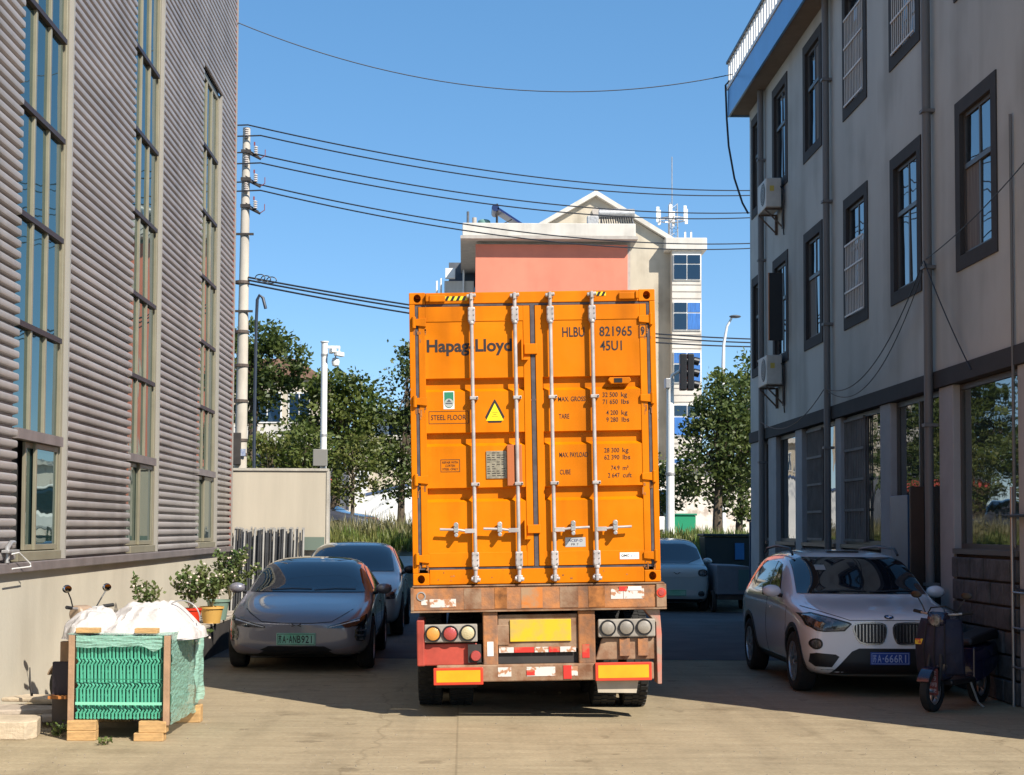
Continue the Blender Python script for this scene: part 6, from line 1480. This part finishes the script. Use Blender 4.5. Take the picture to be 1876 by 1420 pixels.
# ------------------------------------------------------------------ trees
M_bark = mat('bark', (.10, .075, .05), .9, var=.3, vscale=6, bump=.5)
M_leafd = leaf_material('dark_leaf', (.055, .088, .020), (.115, .145, .036), .36)
M_leafm = leaf_material('mid_leaf', (.075, .12, .022), (.155, .18, .042), .38)
M_leafy = leaf_material('yellow_green_leaf', (.085, .125, .022), (.18, .18, .045), .35)
def tree(label, base, blobs_, m, leaf=.15, dens=1.0, trunk=.12, group='trees along the street', name='tree', seed=0):
    """trunk, limbs to leaf clumps, many leaf faces spread through the volume of the crown; blobs = (dx, dy, z, rx, ry, rz)"""
    r = random.Random(seed)
    blobs = [(a, b_, c, d * 1.15, e * 1.15, f * 1.12) for a, b_, c, d, e, f in blobs_]
    t = thing(name, label, 'tree', base, 0, group)
    tb = MB(); lb = MB()
    top = max(b[2] for b in blobs); cz = sum(b[2] for b in blobs) / len(blobs); cx = sum(b[0] for b in blobs) / len(blobs)
    fork = Vector((cx * .2, 0, min(b[2] - b[5] * .6 for b in blobs)))
    fork.z = max(fork.z, .5)
    lead = [Vector((0, 0, -.2)), fork * .5 + Vector((r.uniform(-.05, .05), 0, 0)), fork, Vector((cx * .6, 0, (fork.z + top) / 2)), Vector((cx, 0, top))]
    tb.tube(lead, trunk, 8, radii=[trunk * 1.25, trunk, trunk * .85, trunk * .5, trunk * .15])
    for (dx, dy, z, rx, ry, rz) in blobs:
        vol = rx * ry * rz; nc = max(6, int(34 * dens * vol ** .62))
        for c in range(nc):
            d = Vector((r.gauss(0, 1), r.gauss(0, 1), r.gauss(0, 1))).normalized(); q = r.uniform(.35, 1.0) ** .5
            p = Vector((dx + d.x * rx * q, dy + d.y * ry * q, z + d.z * rz * q))
            if c % 3 == 0:
                s = lead[2].lerp(lead[4], r.uniform(0, .8)); tb.tube([s, s.lerp(p, .5) + Vector((0, 0, .12)), p], .02, 4, radii=[trunk * .3, trunk * .16, .008])
            cr = r.uniform(.28, .55) * (vol ** .18)
            out = Vector((d.x, d.y, d.z * .5 + .5)).normalized()
            for k in range(int(r.uniform(34, 58))):
                g = Vector((r.gauss(0, .5), r.gauss(0, .5), r.gauss(0, .38))) * cr; pp = p + g
                dd = (out * .7 + Vector((r.gauss(0, 1), r.gauss(0, 1), r.gauss(-.1, .8)))).normalized()
                w = dd.orthogonal().normalized(); w = (Matrix.Rotation(r.uniform(0, 2 * PI), 3, dd) @ w); L_ = leaf * r.uniform(.7, 1.4)
                lb.add([pp, pp + dd * L_ * .5 + w * L_ * .3, pp + dd * L_, pp + dd * L_ * .5 - w * L_ * .3], [(0, 1, 2, 3)])
    tb.build('trunk', M_bark, t, smooth=True); lb.build('crown', m, t, fix=False)
    return t
tree('spreading tree with long bare tipped branches behind the utility pole', (-6.6, 46.5, 1.4), [(-.3, 0, 4.6, 1.1, 1.0, .9), (.7, 0, 5.6, 1.0, .8, .7), (.2, .2, 6.2, .7, .6, .5), (1.2, 0, 5.2, .5, .4, .3), (-.8, 0, 5.6, .9, .8, .9)], M_leafd, .16, 1.0, .16, seed=1)
tree('bright low bush tree just right of the utility pole above the cream wall', (-5.75, 44.6, 1.4), [(0, 0, 2.3, .9, .7, .8), (.4, 0, 1.6, .8, .6, .6), (-.5, 0, 2.6, .5, .5, .5)], M_leafy, .13, 1.2, .07, seed=2)
tree('large dark round tree behind the white camera pole', (-4.1, 48.0, 1.4), [(0, 0, 3.5, 1.25, 1.0, 1.3), (-.9, 0, 3.0, .9, .8, .9), (.7, 0, 4.3, .8, .7, .9), (-.2, 0, 4.9, .8, .7, .5), (.9, .3, 3.0, .6, .6, .8)], M_leafm, .15, 1.15, .16, seed=3)
tree('slim young tree with bright crown and thin bare trunk by the far white pillar', (-3.40, 46.0, 1.4), [(0, 0, 2.2, .75, .65, .75), (.2, 0, 2.9, .5, .5, .4), (-.3, 0, 1.7, .5, .5, .4)], M_leafy, .12, 1.1, .06, seed=4)
tree('tall narrow dark tree partly hidden by the left edge of the orange container', (-2.05, 48.0, 1.4), [(.2, 0, 4.7, .65, .6, 1.1), (.3, 0, 3.2, .85, .7, 1.0), (.5, 0, 5.8, .45, .4, .6), (0, 0, 2.2, .8, .7, .7)], M_leafd, .14, 1.25, .12, seed=5)
tree('mid green shrubby tree between the camera pole and the yellow shopfront', (-4.95, 45.0, 1.4), [(0, 0, 2.5, .6, .6, .8), (.4, 0, 2.9, .5, .5, .5)], M_leafm, .13, 1.1, .06, seed=6)
tree('dense dark street tree with a thick trunk right of the traffic light', (7.85, 46.5, 1.4), [(.1, 0, 3.2, .95, .8, 1.2), (-.5, 0, 2.3, .8, .7, .8), (.6, .2, 4.2, .75, .65, .8), (-.25, 0, 4.4, .4, .4, .45), (.9, 0, 2.6, .8, .7, 1.1)], M_leafd, .15, 1.15, .15, seed=7)
tree('lighter leaved tree nearest the far corner of the grey office block', (8.9, 48.5, 1.4), [(0, 0, 4.6, .7, .6, .9), (.2, 0, 3.0, .9, .8, 1.2), (-.4, 0, 5.3, .5, .4, .4), (.6, 0, 5.6, .5, .5, .5), (0, 0, 1.7, .8, .7, .8)], M_leafm, .15, 1.0, .12, seed=8)
tree('dark low tree just right of the orange container behind the traffic light pole', (6.0, 49.5, 1.4), [(0, 0, 1.8, .6, .6, .8), (.2, 0, 2.6, .4, .4, .5), (.7, 0, 1.7, .6, .5, .6)], M_leafm, .14, 1.1, .09, seed=9)

# ------------------------------------------------------------------ far buildings
M_cream2 = mat('cream_far_wall', (.50, .44, .345), .9, var=.12, vscale=.35, stretch=(1, 1, .5), streak=(.30, 1.2, False))
M_white2 = mat('white_tile_wall', (.58, .545, .49), .8, var=.08, vscale=.6, streak=(.22, 1.5, False))
M_salmon = mat('salmon_painted_wall', (.66, .20, .125), .8, var=.09, vscale=.25, streak=(.12, 1.0, False))
M_fgl = glass('far_blue_glass', (.012, .03, .06), 1.6)
M_bcurt = mat('blue_curtain', (.03, .14, .42), .7, var=.3, vscale=6, stretch=(6, 1, .3))
M_eave = mat('grey_eave', (.40, .36, .32), .85, var=.1)
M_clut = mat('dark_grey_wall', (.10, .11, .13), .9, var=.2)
ab = thing('apartment_block', 'cream gabled apartment block with a salmon painted front wall and blue curtained bay', 'building', (6, 86, 1.4))
MB(ab).box(.60, 8.85, 80.0, 96, 1.4, 17.45).build('front_wing', M_eave, ab)
MB(ab).box(.54, 8.68, 79.8, 79.98, 3.0, 17.08).build('salmon_wall', M_salmon, ab)
MB(ab).box(-.17, 9.05, 79.2, 95, 17.42, 18.12).build('roof_slab', M_white2, ab, bevel=.04)
MB(ab).box(-.27, 9.15, 79.05, 95.2, 17.25, 17.41).build('slab_edge', M_eave, ab)
b = MB(ab); b.prism([(2.6, 18.0), (12.0, 18.0), (12.0, 18.55), (7.6, 21.30), (2.6, 18.35)], 'y', 87.0, 99); b.build('gable_wall', M_cream2, ab)
MB(ab).box(8.0, 11.95, 87.002, 99, 1.4, 18.0).build('rear_wing', M_cream2, ab)
b = MB(ab)
for (xa, za, xb, zb_) in ((2.2, 18.15, 7.6, 21.30), (7.6, 21.30, 12.3, 18.42)):
    b.prism([(xa, za), (xb, zb_), (xb, zb_ + .30), (xa, za + .28)], 'y', 86.6, 99.3)
b.build('gable_roof', M_white2, ab)
b = MB(ab); b.lathe([(.0, -.10), (.24, -.10), (.24, 0)], (7.62, 86.98, 20.4), 'y', 16); b.box(7.50, 7.72, 86.90, 86.985, 19.7, 20.2); b.build('gable_ornament', M_eave, ab)
MB(ab).box(11.95, 13.65, 86.2, 98, 1.4, 18.3).build('bay', M_white2, ab); MB(ab).box(11.55, 13.95, 86.0, 98.5, 18.0, 18.72).build('bay_roof', M_white2, ab, bevel=.04)
for i, (z1, z0) in enumerate(((17.72, 16.32), (14.95, 13.40), (12.05, 10.35), (9.0, 7.3), (5.9, 4.3))):
    w = MB(ab).box(12.02, 13.60, 86.12, 86.195, z0 - .06, z1 + .06).build('window', M_white, ab)
    for k in range(2):
        xa = 12.06 + .78 * k
        for (u, v_) in ((z0, z0 + (z1 - z0) * .60), (z0 + (z1 - z0) * .65, z1)):
            MB(ab).box(xa, xa + .72, 86.08, 86.115, u, v_).build('pane', M_bcurt if (i and rnd.random() < .7) else M_fgl, w)
b = MB(ab)
for z in (5.95, 6.2, 6.5, 6.8, 9.2, 9.6, 10.0, 12.3, 12.7, 13.1, 15.2, 15.6, 16.0): b.box(11.96, 13.64, 86.165, 86.198, z, z + .04)
b.build('cladding_joint', M_eave, ab)
# rear wing's left end, balconies, cooling units; shade put into the dark colour
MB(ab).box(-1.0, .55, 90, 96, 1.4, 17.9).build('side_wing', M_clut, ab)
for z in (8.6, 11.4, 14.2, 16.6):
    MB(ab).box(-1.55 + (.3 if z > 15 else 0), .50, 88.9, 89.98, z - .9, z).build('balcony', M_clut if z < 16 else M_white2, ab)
    MB(ab).box(-1.2, -.6, 88.5, 88.88, z + .1, z + .7).build('cooling_unit', M_white, ab, bevel=.03)
b = MB(ab)
for x in (-1.7, -1.45, -.1): b.cyl((x, 88.8, 12), (x, 88.8, 17.6 + x * .6), .06, 8)
b.build('vent_pipe', M_white, ab)
# rooftop things
t = thing('solar_heater', 'silver drum solar water heater on the roof in front of the gable', 'solar heater', (8.1, 80.4, 18.13))
MB().cyl((-.9, 0, .75), (1.0, 0, .75), .28, 18).build('tank', M_galv, t, smooth=True)
for k in range(14): MB().cyl((-.8 + k * .125, -.05, .6), (-.8 + k * .125, -.75, .05), .035, 6).build('glass_tube', M_black, t)
MB().box(-1.55, -.92, -.2, .2, .05, .62).build('pump_box', M_galv, t, bevel=.05)
b = MB()
for x in (-.8, .9): b.tube([(x, .3, 0), (x, 0, .5), (x, -.7, 0)], .025, 5)
b.build('stand', M_galv, t)
t = thing('solar_collector', 'tilted dark blue solar collector frame on the flat roof above the salmon wall', 'solar panel', (2.2, 81.0, 18.13))
b = MB(); b.prism([(-.5, .95), (.95, .02), (1.0, .10), (-.45, 1.05)], 'y', -.8, .8); b.build('collector', mat('dark_blue_collector', (.01, .02, .10), .3), t)
b = MB(); b.tube([(-.5, -.7, 0), (-.5, -.7, 1.25)], .05, 6); b.tube([(-.5, .7, 0), (-.5, .7, 1.1)], .05, 6); b.tube([(-.5, -.7, 0), (.3, -.7, .4)], .03, 5); b.build('frame', M_under, t)
b = MB(); b.cyl((-.6, -.8, 1.02), (-.6, .8, 1.02), .20, 14); b.build('tank', mat('dark_blue_tank', (.012, .025, .09), .35), t, smooth=True)
t = thing('roof_tank', 'small green water tank on the flat roof left of the solar collector', 'water tank', (1.0, 81, 18.13)); MB().cyl((0, 0, 0), (0, 0, .42), .34, 16).build('tank', mat('pale_green_tank', (.16, .30, .26), .5), t, smooth=True); MB().ell((0, 0, .42), (.34, .34, .12)).build('tank_lid', MATS['pale_green_tank'], t, smooth=True)
t = thing('roof_vent', 'stubby vent pipes at the left corner of the flat roof', 'vent', (.12, 80.0, 18.13)); MB().cyl((0, 0, 0), (0, 0, .75), .07, 8).build('pipe', M_clut, t); MB().cyl((.35, 0, 0), (.35, 0, .42), .12, 10).build('cowl', M_eave, t)
at = thing('antenna_mast', 'lattice telephone mast with a ring of white panel antennas on the bay roof', 'antenna mast', (12.2, 88, 18.72))
b = MB()
for a in (0, 2.09, 4.19): b.tube([(.35 * math.cos(a), .35 * math.sin(a), 0), (.30 * math.cos(a), .30 * math.sin(a), 2.4)], .035, 5)
for k in range(6):
    for a in (0, 2.09, 4.19): b.tube([(.34 * math.cos(a), .34 * math.sin(a), .4 * k), (.33 * math.cos(a + 2.09), .33 * math.sin(a + 2.09), .4 * k + .4)], .02, 4)
b.tube([(0, 0, 0), (0, 0, 5.2)], .03, 6); b.build('lattice', M_galv, at)
b = MB(); b.tube([(.85 * math.cos(2 * PI * k / 16), .85 * math.sin(2 * PI * k / 16), 1.45) for k in range(17)], .035, 5); b.tube([(-.85, 0, 1.45), (.85, 0, 1.45)], .03, 5); b.tube([(0, -.85, 1.45), (0, .85, 1.45)], .03, 5); b.build('platform_ring', M_galv, at)
for k in range(6):
    a = 2 * PI * k / 6 + .3; x, y = .92 * math.cos(a), .92 * math.sin(a); MB().box(x - .09, x + .09, y - .05, y + .05, 1.25, 2.15).build('panel_antenna', M_white, at, bevel=.02)
t = thing('panel_antenna_stub', 'pair of small white antennas on the right corner of the bay roof', 'antenna', (13.1, 87.5, 18.72)); 
for x in (-.2, .15): MB().box(x - .05, x + .05, -.05, .05, .1, .6).build('panel_antenna', M_white, t); MB().cyl((x, 0, 0), (x, 0, .7), .02, 6).build('mast', M_galv, t)
# houses far left
def house(name, label, x0, x1, y, z1, m, wins, roofh=0.0, base=1.4, roofm=None):
    t = thing(name, label, 'building', ((x0 + x1) / 2, y, base)); MB(t).box(x0, x1, y, y + 7, base, z1).build('wall', m, t)
    if roofh:
        b = MB(t); b.prism([(x0 - .4, z1), (x1 + .4, z1), ((x0 + x1) / 2 + .8, z1 + roofh), ((x0 + x1) / 2 - .8, z1 + roofh)], 'y', y - .3, y + 7.2); b.build('roof', roofm or M_eave, t)
    else: MB(t).box(x0 - .3, x1 + .3, y - .3, y + 7.2, z1, z1 + .28).build('roof', M_white2, t)
    for (a, b_, c, d) in wins:
        w = MB(t).box(a, b_, y - .05, y - .001, c, d).build('window', M_white, t)
        MB(t).box(a + .06, (a + b_) / 2 - .03, y - .07, y - .051, c + .06, d - .06).build('pane', M_fgl, w); MB(t).box((a + b_) / 2 + .03, b_ - .06, y - .07, y - .051, c + .06, d - .06).build('pane', M_fgl, w)
    return t
h = house('townhouse', 'beige town house with brown tiled roof and white balcony behind the left trees', -10.5, -6.6, 68, 8.6, M_cream2, [(-9.6, -8.3, 6.6, 8.0), (-8.0, -7.0, 6.6, 8.0), (-9.6, -8.4, 3.6, 5.2)], .9, roofm=mat('brown_tile_roof', (.20, .11, .075), .85, var=.3, vscale=5))
MB(h).box(-10.4, -6.7, 66.6, 67.95, 5.55, 5.75).build('balcony', M_white2, h); MB(h).box(-10.4, -6.7, 66.6, 66.7, 5.755, 6.4).build('balcony_front', M_white2, h)
MB(h).box(-7.6, -7.1, 67.8, 67.99, 2.2, 5.2).build('shop_sign', mat('ochre_sign', (.55, .36, .12), .6), h)
house('far_house', 'pale flat roofed house seen small between the left trees and the container', -5.2, -2.2, 90, 8.6, M_white2, [(-4.6, -3.4, 7.2, 8.3), (-3.0, -2.4, 7.2, 8.3)])
house('long_house', 'long pale two storey house beside the far house behind the narrow dark tree', -6.0, -1.0, 78, 6.4, M_cream2, [(-4.2, -3.4, 4.9, 5.9)])
t = thing('shop_front', 'dark shop opening with red awning beyond the parked car, left background', 'shop', (-6.1, 60, 1.4)); MB().box(-2.6, 1.2, 0, 4, 0, 2.8).build('wall', M_clut, t); b = MB(); b.prism([(-.9, 2.0), (-.9, 2.15), (0, 2.5), (0, 2.35)], 'x', -2.4, .9); b.build('awning', mat('red_awning', (.42, .06, .04), .7, var=.3, vscale=6), t)
t = thing('bollard', 'red round topped bollard beside the dark shop opening', 'bollard', (-4.85, 57.0, 1.4)); MB().lathe([(0, 0), (.16, 0), (.16, 1.15), (.10, 1.28), (0, 1.32)], (0, 0, 0), 'z', 16).build('post', M_red, t, smooth=True)
t = thing('gate_pillar', 'white square gate pillar behind the slim young tree', 'pillar', (-4.25, 62.0, 1.4)); MB().box(-.24, .24, -.24, .24, 0, 2.6).build('shaft', M_white, t); MB().box(-.32, .32, -.32, .32, 2.6, 2.8).build('cap', M_white, t)
t = thing('white_wall', 'long white roadside wall with a blue tiled top sloping up behind the container', 'wall', (-2.9, 60, 1.4)); b = MB(); b.prism([(-1.05, 0), (3.0, 0), (3.0, 2.7), (-1.05, 1.75)], 'y', 0, .25); b.build('wall_panel', M_white, t); b = MB(); b.prism([(-1.05, 1.76), (3.0, 2.71), (3.0, 2.80), (-1.05, 1.85)], 'y', -.06, .31); b.build('coping', mat('blue_grey_tiles', (.06, .10, .20), .6), t)
for x in (-.62, -.3): pass
t = thing('white_wall', 'white shop wall with posters behind the right hand trees', 'wall', (9, 62, 1.4)); MB().box(-3.6, 4.5, 0, .3, 0, 3.0).build('wall_panel', mat('posted_white_wall', (.66, .60, .52), .8, col2=(.42, .34, .28), vscale=2.2, contrast=(.5, .62)), t); MB().box(-3.7, 4.6, -.3, .4, 3.0, 3.2).build('coping', M_white2, t)
t = thing('parked_van', 'white van side glimpsed under the right hand trees', 'van', (6.6, 56.0, 1.4)); MB().box(-1.6, 1.6, 0, 1.8, .35, .95).build('body', M_white, t, bevel=.12); MB().box(-1.5, 1.3, .08, 1.7, .96, 1.9).build('cabin', M_carglass, t, bevel=.15)
MB().box(-1.45, 1.25, .06, 1.72, 1.9, 2.0).build('roof', M_white, t, bevel=.04)
for x in (-1, 1): MB().lathe(tyre_profile(.33, .2, .2), (x, .1, .33), 'y', 20).build('wheel', M_tyre, t, smooth=True)

# unseen shed row added far behind the camera for windows and car paint to reflect
house('reflected_shed_row', 'unseen low cream shed row added behind the camera for reflections', -22, 10, -62, 6.5, M_cream2, [], base=0)
